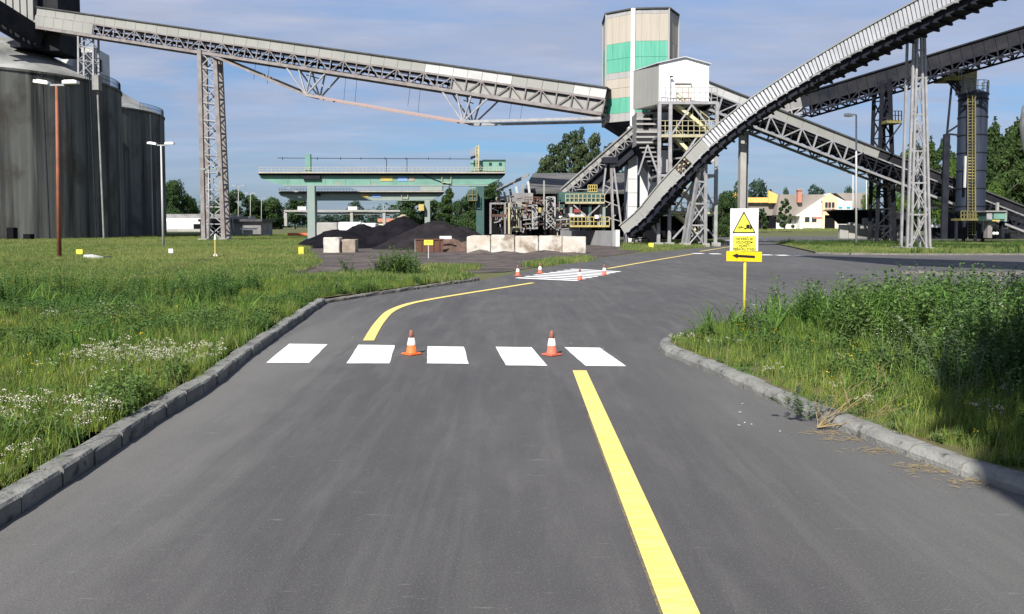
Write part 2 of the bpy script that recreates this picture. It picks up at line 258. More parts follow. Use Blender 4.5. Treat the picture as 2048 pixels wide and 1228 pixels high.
# ---------------------------------------------------------------- object helpers
ORG = {}
def tag(o, label=None, cat=None, group=None, kind=None):
    if label: o['label'] = label
    if cat: o['category'] = cat
    if group: o['group'] = group
    if kind: o['kind'] = kind
    return o
def empty(name, loc, label=None, cat=None, group=None, kind=None):
    o = bpy.data.objects.new(name, None); COL.objects.link(o); o.location = loc; o.empty_display_size = 0.2
    ORG[o] = Vector(loc); return tag(o, label, cat, group, kind)
def basis(p0, p1, up=Vector((0, 0, 1))):
    u = (p1 - p0); l = u.length; u = u / max(l, 1e-9)
    if abs(u.dot(up)) > 0.98: up = Vector((0, 1, 0))
    s = u.cross(up).normalized(); n = s.cross(u)
    return l, Matrix((u, s, n)).transposed()
class MB:
    def __init__(s): s.v = []; s.f = []
    def add(s, vs, fs):
        b = len(s.v); s.v += [tuple(v) for v in vs]; s.f += [tuple(b + i for i in f) for f in fs]; return s
    def box(s, c, d, R=None):
        c = Vector(c); vs = []
        for z in (-.5, .5):
            for x, y in ((-.5, -.5), (.5, -.5), (.5, .5), (-.5, .5)):
                p = Vector((x * d[0], y * d[1], z * d[2])); vs.append(c + (R @ p if R else p))
        return s.add(vs, [(3, 2, 1, 0), (4, 5, 6, 7), (0, 1, 5, 4), (1, 2, 6, 5), (2, 3, 7, 6), (3, 0, 4, 7)])
    def bar(s, p0, p1, w, h=None):
        p0, p1 = Vector(p0), Vector(p1); l, R = basis(p0, p1); return s.box((p0 + p1) / 2, (l, w, h or w), R)
    def tube(s, p0, p1, r0, r1=None, n=10, cap=True):
        p0, p1 = Vector(p0), Vector(p1); r1 = r0 if r1 is None else r1; l, R = basis(p0, p1); vs = []
        for p, r in ((p0, r0), (p1, r1)):
            for i in range(n):
                a = 2 * math.pi * i / n; vs.append(p + R @ Vector((0, r * math.cos(a), r * math.sin(a))))
        fs = [(i, (i + 1) % n, n + (i + 1) % n, n + i) for i in range(n)]
        if cap: fs += [tuple(range(n - 1, -1, -1)), tuple(range(n, 2 * n))]
        return s.add(vs, fs)
    def lathe(s, c, prof, n=24):   # prof: (r, z)
        c = Vector(c); vs = []; m = len(prof)
        for r, z in prof:
            for i in range(n):
                a = 2 * math.pi * i / n; vs.append(c + Vector((r * math.cos(a), r * math.sin(a), z)))
        fs = [(j * n + i, j * n + (i + 1) % n, (j + 1) * n + (i + 1) % n, (j + 1) * n + i) for j in range(m - 1) for i in range(n)]
        fs += [tuple(range(n - 1, -1, -1)), tuple(range((m - 1) * n, m * n))]
        return s.add(vs, fs)
    def prism(s, pts, d):     # polygon pts (3D) extruded by vector d
        pts = [Vector(p) for p in pts]; d = Vector(d); n = len(pts)
        return s.add(pts + [p + d for p in pts], [tuple(range(n)), tuple(range(2 * n - 1, n - 1, -1))] + [(i, n + i, n + (i + 1) % n, (i + 1) % n) for i in range(n)])
    def poly(s, pts): return s.add(pts, [tuple(range(len(pts)))])
    def mesh(s, name, m, org=Vector((0, 0, 0)), smooth=False):
        me = bpy.data.meshes.new(name); me.from_pydata([(v[0] - org[0], v[1] - org[1], v[2] - org[2]) for v in s.v], [], s.f)
        if m: me.materials.append(m)
        if smooth:
            for p in me.polygons: p.use_smooth = True
        me.update(); return me
    def build(s, name, m, parent=None, smooth=False, org=None, fix=True):
        o_ = Vector(org) if org is not None else (ORG[parent] if parent else Vector((0, 0, 0)))
        me = s.mesh(name, m, o_, smooth)
        if fix:
            import bmesh
            bm = bmesh.new(); bm.from_mesh(me); bmesh.ops.recalc_face_normals(bm, faces=bm.faces); bm.to_mesh(me); bm.free()
        ob = bpy.data.objects.new(name, me); COL.objects.link(ob)
        if parent:
            ob.parent = parent; ORG[ob] = Vector(o_)
            if org is not None: ob.location = Vector(org) - ORG[parent]
        else:
            ob.location = o_; ORG[ob] = Vector(o_)
        return ob
UNIT = {}
def unit(m):
    if m not in UNIT: UNIT[m] = MB().box((0, 0, 0), (1, 1, 1)).mesh('bar', m)
    return UNIT[m]
def obox(par, name, c, R, dims, m, mesh=None):
    o = bpy.data.objects.new(name, mesh or unit(m)); COL.objects.link(o); o.parent = par
    o.matrix_basis = Matrix.Translation(Vector(c) - ORG[par]) @ R.to_4x4() @ Matrix.Diagonal((*dims, 1)); return o
def obar(par, name, p0, p1, w, m, h=None):
    p0, p1 = Vector(p0), Vector(p1); l, R = basis(p0, p1); return obox(par, name, (p0 + p1) / 2, R, (l, w, h or w), m)
def copy_tree(o, parent=None):
    c = o.copy(); COL.objects.link(c); c.parent = parent; ORG[c] = ORG.get(o)
    for ch in list(o.children): copy_tree(ch, c)
    return c

# ---------------------------------------------------------------- ground
def sheet(name, pts, z, m, kind='structure', parent=None):
    o = MB().poly([(p[0], p[1], z) for p in pts]).build(name, m, parent); 
    if kind and not parent: o['kind'] = kind
    return o
def terrain():
    # one sheet to the horizon; a low rise far right carries the lawn of the house
    xs = np.unique(np.concatenate([np.linspace(-2500, -200, 12), np.linspace(-200, 200, 101), np.linspace(200, 2500, 12)]))
    ys = np.unique(np.concatenate([np.linspace(-300, -20, 6), np.linspace(-20, 260, 141), np.linspace(260, 3500, 16)]))
    X, Y = np.meshgrid(xs, ys); Z = -0.03 + 0 * X
    Z += rise(X, Y)
    v = np.stack([X.ravel(), Y.ravel(), Z.ravel()], 1); nx = len(xs)
    f = [(j * nx + i, j * nx + i + 1, (j + 1) * nx + i + 1, (j + 1) * nx + i) for j in range(len(ys) - 1) for i in range(nx - 1)]
    me = bpy.data.meshes.new('ground'); me.from_pydata(v.tolist(), [], f); me.materials.append(M['soil'])
    for p in me.polygons: p.use_smooth = True
    o = bpy.data.objects.new('ground', me); COL.objects.link(o); o['kind'] = 'structure'
def rise(x, y):
    s = np.clip((y - 125) / 70, 0, 1); s = s * s * (3 - 2 * s)
    return 0.75 * s
terrain()
# asphalt
LK = [(-2.55, -6), (-2.62, 0)] + [tuple(gp(x, y)[:2]) for x, y in ((0, 1054), (140, 965), (290, 862), (420, 780), (520, 700), (600, 643), (650, 607))]
BACK = [tuple(gp(x, y)[:2]) for x, y in ((745, 592), (860, 575), (960, 561))]      # old kerb to the right of the corner
road = LK + BACK + [tuple(gp(x, y)[:2]) for x, y in ((1035, 545), (1100, 533), (1180, 518), (1260, 508), (1360, 500), (1440, 491))] + \
       [(17.5, 82), (14.0, 100), (14, 128), (60, 128), (60, 100), (26.5, 88), (22.5, 60), (17.5, 47.5), (22, 45.3), (95, 45.5), (95, 14), (30, 2), (30, -6)]
sheet('road', road, 0.0, M['asphalt'])
sheet('far_road', [(30, 128.1), (60, 128.1), (70, 148), (20, 148)], 0.35, M['asphalt']).hide_render = False
bpy.data.objects.remove(bpy.data.objects['far_road'])
yard = [tuple(gp(x, y)[:2]) for x, y in ((520, 566), (640, 552), (760, 545), (960, 545), (1010, 543), (1100, 530), (1180, 516), (1260, 506), (1300, 497), (1290, 486), (1100, 478), (900, 474), (700, 474), (625, 480), (618, 500), (640, 525), (560, 552))]
sheet('coal_yard', yard, -0.012, M['yard'])

# left verge: raised meadow skirt behind the kerb
verge_l = [(p[0] - 0.30, p[1]) for p in LK] + [(BACK[0][0] - 0.1, BACK[0][1] + 0.25), (BACK[1][0] - .1, BACK[1][1] + .25), (BACK[2][0] - .1, BACK[2][1] + .2), tuple(gp(930, 546)[:2]), tuple(gp(760, 548)[:2]), tuple(gp(520, 566)[:2]), (-60, 27), (-60, -6)]
sheet('meadow', verge_l, 0.085, M['soil'])

def kerb(name, line, prof, L, m, side, damage=0.0, seed=1):
    """line of kerb stones along a polyline; each stone is a part"""
    R = random.Random(seed); root = empty(name, (line[0][0], line[0][1], 0), kind='structure')
    pts = [Vector((p[0], p[1], 0)) for p in line]; d = [0]
    for a, b in zip(pts, pts[1:]): d.append(d[-1] + (b - a).length)
    def P(t):
        t = min(max(t, 0), d[-1])
        for i in range(len(d) - 1):
            if t <= d[i + 1] or i == len(d) - 2: return lerp(pts[i], pts[i + 1], (t - d[i]) / (d[i + 1] - d[i]))
    t = 0
    while t < d[-1] - 0.1:
        l = L * R.uniform(.96, 1.04); a, b = P(t + 0.009), P(min(t + l, d[-1]) - 0.009); u = (b - a).normalized(); s = Vector((u.y, -u.x, 0)) * side
        jz, js = R.uniform(-.011, .011), R.uniform(-.011, .011); mb = MB(); vs = []
        nseg = 5
        for k in range(nseg):
            q = lerp(a, b, k / (nseg - 1))
            for i, (px, pz) in enumerate(prof):
                e = R.uniform(-1, 1) * damage if 0 < i < len(prof) - 1 else 0
                vs.append(q + s * (px + js) + Vector((0, 0, pz + jz * (pz > 0) + e * .6)) + s * e)
        n = len(prof)
        fs = [(k * n + i, k * n + i + 1, (k + 1) * n + i + 1, (k + 1) * n + i) for k in range(nseg - 1) for i in range(n - 1)]
        fs += [tuple(range(n)), tuple(range((nseg - 1) * n + n - 1, (nseg - 1) * n - 1, -1))]
        mb.add(vs, fs); mb.build('kerb_stone', m, root); t += l
    return root
# profile runs from the road face up and back: (offset to the back, height)
kerb('left_kerb', LK, [(0.0, -.05), (0.0, 0.095), (-0.015, 0.112), (-0.15, 0.115), (-0.155, -.05)], 0.46, M['kerb'], 1, 0.005, 3)
kerb('junction_kerb', [LK[-1]] + BACK, [(0.0, -.05), (-.01, 0.05), (-0.03, 0.075), (-0.12, 0.08), (-0.125, -.05)], 0.8, M['kerb_old'], 1, 0.012, 4)
RK = [(7.0, 1.2), (4.9, 2.4), (3.75, 3.5)] + [tuple(gp(x, y)[:2]) for x, y in ((2048, 992), (1900, 947), (1780, 900), (1610, 833), (1460, 765), (1370, 726), (1332, 712))] + [tuple(gp(1318, 700)[:2]), tuple(gp(1325, 688)[:2])]
kerb('right_kerb', RK, [(0.0, -.05), (0.0, 0.05), (-0.02, 0.08), (-0.05, 0.098), (-0.08, 0.102), (-0.15, 0.102), (-.155, -.05)], 0.46, M['kerb'], -1, 0.006, 5)
isl = [(p[0] + 0.15, p[1] + .02) for p in RK] + [(2.9, 12.3), (4.2, 13.3), (8, 14.3), (14, 15), (24, 13.5), (24, 1.2)]
sheet('verge_island', isl, 0.09, M['soil'])
fk = [(17.6, 47.6), (18.6, 46.2), (22, 45.4), (40, 45.5), (60, 45.6)]
kerb('far_kerb', fk, [(0.0, -.05), (0.0, 0.08), (-0.02, 0.1), (-0.15, 0.1), (-.155, -.05)], 1.0, M['kerb_old'], -1, 0.003, 6)
sheet('far_verge', [(p[0] + .1, p[1] + .1) for p in fk] + [(60, 74), (23.5, 74), (20.5, 60)], 0.07, M['soil'])
# broken drain edge on the right
br = empty('broken_kerb', tuple(gp(1810, 549)), kind='structure')
for i in range(16):
    a = gp(1808 + i * 17, 547 + random.uniform(-1.5, 2) + i * .15); MB().box(a + Vector((0, 0, .03)), (random.uniform(.22, .34), random.uniform(.2, .3), random.uniform(.07, .12)), Matrix.Rotation(random.uniform(-.3, .3), 3, 'Z')).build('kerb_stone', M['kerb_old'], br)

# ---------------------------------------------------------------- road markings
def strip(name, pts, w, m, z=0.004, kind='structure'):
    P = [Vector((p[0], p[1], 0)) for p in pts]; L_, R_ = [], []
    for i, p in enumerate(P):
        t = (P[min(i + 1, len(P) - 1)] - P[max(i - 1, 0)]).normalized(); n = Vector((-t.y, t.x, 0)) * w / 2
        L_.append(p + n); R_.append(p - n)
    mb = MB(); mb.add([(v.x, v.y, z) for v in L_ + R_], [(i, i + 1, len(P) + i + 1, len(P) + i) for i in range(len(P) - 1)])
    o = mb.build(name, m); o['kind'] = kind; return o
def smooth(pts, n=6):
    out = []
    for i in range(len(pts) - 1):
        p = [Vector(pts[max(0, min(len(pts) - 1, i + k))]) for k in (-1, 0, 1, 2)]
        for j in range(n):
            t = j / n; out.append(0.5 * ((2 * p[1]) + (p[2] - p[0]) * t + (2 * p[0] - 5 * p[1] + 4 * p[2] - p[3]) * t * t + (3 * p[1] - p[0] - 3 * p[2] + p[3]) * t ** 3))
    out.append(Vector(pts[-1])); return out
lineA = [gp(1362, 1228), gp(1159, 742)]; d_ = (lineA[0] - lineA[1]); lineA = [lineA[0] + d_ * .6] + [lerp(lineA[0], lineA[1], k / 8) for k in range(9)]
strip('yellow_line', lineA, 0.152, M['yellow_paint'], 0.008)
strip('yellow_line_overspray', [p + Vector((-0.077, 0, 0)) for p in lineA[:7]], 0.025, M['yellow_thin'], 0.004)
strip('yellow_line', smooth([gp(*p) for p in ((737, 682), (748, 662), (761, 643), (781, 623), (815, 609), (862, 599), (930, 587.5), (1000, 576.5), (1066, 566))]), 0.155, M['yellow_paint'], 0.008)
strip('yellow_line', smooth([gp(1215, 537.5), gp(1300, 522.5), (gp(1386, 508))]), 0.15, M['yellow_paint'], 0.008)
strip('yellow_line', [gp(1400, 503), gp(1475, 491)], 0.15, M['yellow_paint'], 0.008)
cw = empty('crosswalk', tuple(gp(900, 710)), kind='structure')
for q in (((533, 726), (618, 726), (655, 689), (578, 688)), ((693, 727), (779, 727), (790, 691), (717, 690)), ((854, 727), (937, 728), (928, 694), (855, 693)),
          ((1012, 731), (1095, 732), (1063, 695), (991, 694)), ((1171, 732), (1252, 733), (1200, 696), (1129, 695))):
    P = [gp(*p) for p in q]; e = []
    for i in range(4):
        for k in range(6):
            p = lerp(P[i], P[(i + 1) % 4], k / 6); e.append((p.x + random.uniform(-.004, .004), p.y + random.uniform(-.004, .004), 0.004))
    MB().poly(e).build('stripe', M['white_paint'], cw)
cw = empty('crosswalk', tuple(gp(1130, 550)), kind='structure')
a0, b0, a1, b1 = gp(1029, 556.3), gp(1152, 562), gp(1142, 538), gp(1241, 543.4)
for i in range(8):
    t = i / 7 * .955; pa, pb = lerp(a0, a1, t), lerp(b0, b1, t); w = (a1 - a0) / 7 * .46
    MB().poly([(v.x, v.y, .004) for v in (pa, pb, pb + w, pa + w)]).build('stripe', M['white_paint'], cw)
for (xs, y, Y0, dy) in (([1396, 1430, 1466, 1499, 1532, 1564, 1594], 507, 0, 3.0), ([1460 + i * 23 for i in range(9)], 480.5, 0, 3)):
    cw = empty('crosswalk', tuple(gp(xs[2], y)), kind='structure')
    for i, x in enumerate(xs):
        g = gp(x, y + (i * .7 if y > 500 else 0)); w = .58 if y > 500 else .8
        MB().box((g.x, g.y, .004), (w, dy * (.30 if y > 500 else .5), .004)).build('stripe', M['white_paint'], cw)
# small bits on the asphalt
for i, (x, y) in enumerate(((1142, 686), (1490, 845), (1478, 850), (1503, 848), (1485, 807), (1480, 824), (1560, 862), (1205, 697), (705, 675))):
    g = gp(x, y, .008); o = MB().box(g, (.011 + .007 * (i % 3), .009 + .004 * (i % 2), .005), Matrix.Rotation(i, 3, 'Z')).build('paper_scrap', M['litter_w'])
    tag(o, ['tiny white scrap just behind the rightmost crosswalk stripe', 'white scrap right of the yellow line, lowest left of the cluster', 'white scrap leftmost of the cluster before the right kerb', 'longer white scrap at bottom right of the cluster', 'single white scrap at top of the cluster before the right kerb', 'white scrap second from the top of the cluster', 'white scrap lying alone nearest the dead stalks', 'tiny white scrap above right corner of the last stripe', 'tiny white scrap left of the start of the curved yellow line'][i], 'litter', 'white scraps scattered on the asphalt')

# ---------------------------------------------------------------- traffic cones
def cone(name, m_body, label):
    r = empty(name, (0, 0, 0), label, 'traffic cone', 'traffic cones guarding the fresh crosswalk paint')
    mb = MB(); n = 8; pr = []
    for sx, sy in ((-1, -1), (1, -1), (1, 1), (-1, 1)):
        for a in (0, 1, 2):
            an = math.atan2(sy, sx) + (a - 1) * .5; pr.append((sx * .078 + math.cos(an) * .018, sy * .078 + math.sin(an) * .018, 0.002))
    mb.prism(pr, (0, 0, .014)); mb.build('base', m_body, r)
    MB().lathe((0, 0, 0), [(.076, .0165), (.071, .024), (.063, .032), (.051, .117)], 28).build('body', m_body, r, True)
    MB().lathe((0, 0, 0), [(.0525, .117), (.0525, .119), (.0365, .206), (.0345, .206)], 28).build('reflective_sleeve', M['cone_white'], r, True)
    MB().lathe((0, 0, 0), [(.0345, .206), (.0225, .285), (.0205, .297), (.014, .300)], 28).build('tip', M['cone_tip'], r, True)
    return r
LC = [(823, 710, 'orange traffic cone on crosswalk, between second and third stripe', 0, .30), (1103.5, 711.5, 'faded red traffic cone on crosswalk, beside the right-hand end stripe', 1, .2),
      (1035.5, 553, 'small distant cone left of the middle crosswalk, nearest its first stripe', 1, 0), (1080, 548, 'distant red and white cone behind the left end of middle crosswalk stripes', 1, .5),
      (1159.5, 561, 'distant cone with dark tip at right end of first middle crosswalk stripe', 1, .3), (1208.5, 551, 'dull brownish cone on right side of middle crosswalk, farthest one', 1, 1.0)]
c_or, c_red = cone('traffic_cone', M['cone_orange'], LC[0][2]), cone('traffic_cone', M['cone_red'], LC[1][2])
for i, (x, y, lab, k, rz) in enumerate(LC):
    o = (c_or, c_red)[i] if i < 2 else copy_tree(c_red)
    o.location = gp(x, y - 1.0); o.location.z = 0.006; o.rotation_euler.z = rz + .5; o['label'] = lab
    if i >= 2:
        o.scale = (1.12,) * 3

# ---------------------------------------------------------------- text
def text_mesh(s, size, m, name, parent, origin, xdir, up, align='CENTER', sx=1.0, off=0.0, bold=0.0):
    cu = bpy.data.curves.new(name, 'FONT'); cu.body = s; cu.size = size; cu.align_x = align; cu.align_y = 'CENTER'; cu.extrude = 0.0008; cu.offset = bold
    t = bpy.data.objects.new('tmp', cu); COL.objects.link(t); dg = bpy.context.evaluated_depsgraph_get(); me = bpy.data.meshes.new_from_object(t.evaluated_get(dg)); bpy.data.objects.remove(t)
    me.materials.clear(); me.materials.append(m); o = bpy.data.objects.new(name, me); COL.objects.link(o); o.parent = parent
    nrm = xdir.cross(up).normalized(); R = Matrix((xdir * sx, up, nrm)).transposed().to_4x4()
    o.matrix_basis = Matrix.Translation(Vector(origin) - ORG[parent] + nrm * off) @ R; return o

# ---------------------------------------------------------------- warning sign (near right)
def warning_sign():
    b = gp(1488, 662); Y = b.y
    r = empty('warning_sign', (b.x, b.y, .05), 'yellow pole sign with truck warning triangle, Croatian text and left arrow, in the weeds', 'sign')
    top = at(1488, 420, Y).z; pm = at(1488, 512, Y).z
    MB().tube((b.x, Y, .0), (b.x, Y, top - .03), .022, n=14).build('post', M['post_yellow'], r, True)
    def W_(px, py, off=0.0): p = at(px, py, Y - .03 - off); return p
    def pan(name, x0, y0, x1, y1, m, th=.004, off=0.0, parent=r, skew=0):
        a, c = W_(x0, y0, off), W_(x1, y1, off); return MB().prism([(a.x, a.y, c.z), (c.x, a.y, c.z - skew), (c.x, a.y, a.z - skew), (a.x, a.y, a.z)], (0, th, 0)).build(name, m, parent)
    p = pan('panel', 1461, 417, 1516, 502, M['sign_white'])
    def tri(x0, y0, x1, y1, m, off, name):
        a, c, t = W_(x0, y1, off), W_(x1, y1, off), W_((x0 + x1) / 2, y0, off)
        # slightly rounded corners
        v = []; C = [a, c, t]
        for i in range(3):
            for e in (.06, .02): v.append(lerp(C[i], C[i - 1], e) if e == .06 else lerp(C[i], (C[0] + C[1] + C[2]) / 3, e * 1.2))
            v.append(lerp(C[i], C[(i + 1) % 3], .06))
        return MB().prism([(q.x, a.y, q.z) for q in v], (0, .0016, 0)).build(name, m, p)
    tri(1464.3, 422, 1511.5, 466.5, M['black'], .002, 'triangle_border'); tri(1468, 427, 1508, 464, M['sign_yellow'], .0035, 'triangle')
    pan('text_field', 1465.5, 472, 1512, 502, M['sign_yellow'], .0016, .002, p)
    def mark(name, boxes, poly=None, disc=None):
        mb = MB(); y_ = W_(0, 0, .0048).y
        for x0, y0, x1, y1 in boxes:
            a, c = W_(x0, y0, .0048), W_(x1, y1, .0048); mb.prism([(a.x, y_, c.z), (c.x, y_, c.z), (c.x, y_, a.z), (a.x, y_, a.z)], (0, .001, 0))
        for q in (poly or []): mb.prism([(W_(x, y, .0048).x, y_, W_(x, y, .0048).z) for x, y in q], (0, .001, 0))
        for (x, y, rr) in (disc or []): mb.prism([(W_(x + rr * math.cos(k * math.pi / 6), y + rr * math.sin(k * math.pi / 6), .0048).x, y_, W_(x, y + rr * math.sin(k * math.pi / 6), .0048).z) for k in range(12)], (0, .001, 0))
        mb.build(name, M['black'], p)
    mark('truck_symbol', [(1492.5, 449, 1499.3, 457), (1488, 455.6, 1503.5, 457.4), (1500, 452, 1503.5, 457)], [[(1499.9, 449.6), (1502, 449.6), (1503.6, 453), (1499.9, 453)]], [(1490.3, 458, 1.55), (1501.8, 458, 1.55)])
    mark('person_symbol', [], [[(1475, 455.2), (1480, 452.3), (1480.6, 453.3), (1476, 456.4)], [(1478, 453), (1486, 455), (1486, 456.5), (1478, 455)], [(1479, 456), (1483, 458.6), (1482.4, 459.6), (1478, 457)], [(1473, 457.5), (1478, 458.6), (1478, 459.4), (1473, 458.4)]], [(1483.2, 453.2, 1.3), (1486.5, 455, 1.1)])
    X, U = Vector((1, 0, 0)), Vector((0, 0, 1)); s_ = Y / F
    for txt, y, w in (('NE KREĆI SE', 477.8, 33), ('KOLOVOZOM', 484.7, 32), ('KORISTI', 491.5, 20.5), ('PJEŠAČKU STAZU', 498.3, 44.5)):
        t = text_mesh(txt, 7.0 * s_, M['black'], 'lettering', p, W_(1488.7, y, .0), X, U, off=.0062, bold=0.0007)
        wd = max(v.co.x for v in t.data.vertices) - min(v.co.x for v in t.data.vertices); k = w * s_ / wd
        t.matrix_basis = t.matrix_basis @ Matrix.Diagonal((k, 1, 1, 1))
    ap = pan('arrow_panel', 1453, 502, 1523.5, 522, M['sign_amber'], .004, .006, r, .012)
    y_ = W_(0, 0, .0075).y
    q = [(1464, 511.2), (1475.5, 506.6), (1475.5, 509.4), (1510, 511.2), (1510, 516.4), (1475.5, 514.6), (1475.5, 517.2)]
    MB().prism([(W_(x, y, .0075).x, y_, W_(x, y, .0075).z) for x, y in q], (0, .0015, 0)).build('arrow', M['black'], ap)
    for (x, y) in ((1487.5, 504.3), (1487.5, 519.6)):
        c = W_(x, y, .0075); MB().tube((c.x, c.y - .003, c.z), (c.x, c.y + .002, c.z), .006, n=10).build('bolt', M['steel_dark'], ap)
warning_sign()

# ---------------------------------------------------------------- silos on the left
def silo(cx, cy, R, zr, zt, rt, label):
    r = empty('silo', (cx, cy, 0), label, 'silo', 'concrete silos on the left')
    w = MB(); n = 96; prof = [(R, -.05), (R, zr - .25), (R + .12, zr - .25), (R + .12, zr), (R - .3, zr)]
    w.lathe((cx, cy, 0), prof, n); w.build('wall', M['silo'], r)
    MB().lathe((cx, cy, 0), [(R - .1, zr + .02), (R * .55, zr + (zt - zr) * (.59 if rt > 2 else .47)), (rt, zt), (rt * .6, zt + .05)], n).build('roof', M['silo_roof'], r, False)
    mb = MB()
    for k in range(44):
        a = -.30 + .9 * k / 43; p = Vector((cx + (R - .1) * math.cos(a), cy + (R - .1) * math.sin(a), zr)); mb.bar(p, p + Vector((0, 0, 1.05)), .035)
        if k:
            mb.bar(q + Vector((0, 0, 1.05)), p + Vector((0, 0, 1.05)), .035); mb.bar(q + Vector((0, 0, .55)), p + Vector((0, 0, .55)), .04)
        q = p
    mb.build('railing', M['steel_dark'], r)
    return r
S1 = silo(-63.5, 102, 14.2, 18.8, 24.2, 3.4, 'huge streaked dark concrete silo in front, with the conveyor head house on its cone roof')
S2 = silo(-68.9, 128, 14.2, 18.9, 27.0, 1.0, 'second concrete silo behind the front one, right beside the slim lamp post')
for x, yy in ((205, 155), (190, 152), (90, 143)):
    a = at(x, yy + 2, 89.5 if x < 150 else 92.0); MB().tube((a.x, a.y - (0 if x < 150 else .6), 0.2), (a.x - .3, a.y - (0 if x < 150 else .6), a.z), .11 if x == 205 else .07, n=8).build('pipe', M['sheet_old'] if x == 205 else M['steel_dark'], S1)
a = at(194, 166, 91.2); MB().box(a, (.7, .8, 1.6)).build('cable_box', M['sheet_old'], S1)
for x, y0, y1, yb in ((22, 455, 481, 88), (55, 468, 478, 88)):
    a, b = at(x, y0, yb), at(x + 14, y1, yb); MB().box(((a.x + b.x) / 2, a.y - .4, (a.z + b.z) / 2), (abs(b.x - a.x), .8, abs(a.z - b.z))).build('door', M['void'], S1)
a = at(300, 228, 116.8); MB().tube((a.x, a.y, 0), (a.x, a.y, a.z), .12, n=8).build('pipe', M['concrete'], S2)
# head house on the silo
def head_house():
    Y = 97.0; c = at(60, 60, Y); r = empty('head_house', tuple(at(60, 94, Y)), 'dark conveyor head house standing on the front silo roof', 'conveyor house')
    def bx(name, x0, y0, x1, y1, Ya, dep, m):
        a, b = at(x0, y0, Ya), at(x1, y1, Ya); return MB().box(((a.x + b.x) / 2, Ya + dep / 2, (a.z + b.z) / 2), (abs(b.x - a.x), dep, abs(a.z - b.z))).build(name, m, r)
    bx('tower', 74, -30, 118, 101, Y, 5, M['dusty_shaded_black']); 
    for k in range(7): bx('siding_panel', -30 + k * 14, -30, -16.5 + k * 14 + (0 if k < 6 else -1), 41, Y - 1.2, .25, M['sheet'])
    bx('house_body', -30, -30, 67, 42, Y - .9, 4, M['sheet_old']); bx('lower_house', 30, 42.5, 74, 92, Y - .2, 4, M['dusty_shaded_black'])
    bx('column', 66, 41, 71, 88, Y - 1.3, .4, M['steel'])
    bx('platform', 20, 88, 80, 94, Y - 1, 6, M['steel_dark'])
    p0, p1 = at(-60, 22, Y - 8), at(60, 94, Y - 1.6); n = 9
    u = (p1 - p0); up = Vector((0, 0, 2.6))
    obar(r, 'chord', p0, p1, .35, M['steel_dark']); obar(r, 'chord', p0 + up, p1 + up, .35, M['steel_dark'])
    obar(r, 'conveyor_box', p0 + up * .5 + Vector((0, 1.3, 0)), p1 + up * .5 + Vector((0, 1.3, 0)), 2.2, M['dusty_shaded_black'], 2.1)
    for i in range(n):
        a, b = lerp(p0, p1, i / n), lerp(p0, p1, (i + 1) / n); obar(r, 'brace', a, a + up, .14, M['steel']); obar(r, 'brace', a if i % 2 else a + up, b + up if i % 2 else b, .14, M['steel'])
    # small roof house behind with a window
    r2 = empty('roof_house', tuple(at(170, 150, 108)), 'small pale house with dark window on the silo top behind the trestle', 'roof building')
    def bx2(name, x0, y0, x1, y1, Ya, dep, m):
        a, b = at(x0, y0, Ya), at(x1, y1, Ya); return MB().box(((a.x + b.x) / 2, Ya + dep / 2, (a.z + b.z) / 2), (abs(b.x - a.x), dep, abs(a.z - b.z))).build(name, m, r2)
    P = [at(122, 100, 108), at(146, 95, 106), at(190, 103, 106), at(219, 120, 111)]
    z0 = 18.0; mb = MB(); vs = [(p.x, p.y, z0) for p in P] + [(p.x, p.y, P[1].z) for p in P]; mb.add(vs, [(0, 1, 5, 4), (1, 2, 6, 5), (2, 3, 7, 6), (0, 3, 7, 4), (4, 5, 6, 7)]); mb.build('wall', M['sheet_bright'], r2)
    bx2('window', 193, 119, 203, 144, 106.2, .3, M['glass']); 
head_house()

# ---------------------------------------------------------------- lattice towers
def lattice(name, base, top, nb, lw, bw, m, label, cat='support tower', group=None, xb=True, foot=True, m2=None, double=False):
    base = [Vector(b) for b in base]; top = [Vector(t) for t in top]; c = sum(base, Vector()) / 4; c.z = min(b.z for b in base)
    r = empty(name, tuple(c), label, cat, group); m2 = m2 or m
    for b, t in zip(base, top): obar(r, 'leg', b, t, lw, m)
    for i in range(nb + 1):
        t = i / nb; q = [lerp(b, tt, t) for b, tt in zip(base, top)]
        for k in range(4):
            if i: obar(r, 'crossbeam', q[k], q[(k + 1) % 4], bw * (1 if k == 0 else .6), m2)
            if i < nb and k in ((0, 2) if i % 2 == 0 or nb < 8 else (0,)):
                q2 = [lerp(b, tt, (i + 1) / nb) for b, tt in zip(base, top)]
                if xb or i % 2 == 0: obar(r, 'brace', q[k], q2[(k + 1) % 4], bw * .8, m2)
                if xb or i % 2: obar(r, 'brace', q[(k + 1) % 4], q2[k], bw * .8, m2)
    if foot:
        for b in base: MB().box(b + Vector((0, 0, .12)), (lw * 2.2, lw * 2.2, .3)).build('footing', M['concrete'], r)
    return r
def rect(a, b, dep): a, b = Vector(a), Vector(b); d = Vector((0, dep, 0)); return [a, b, b + d, a + d]

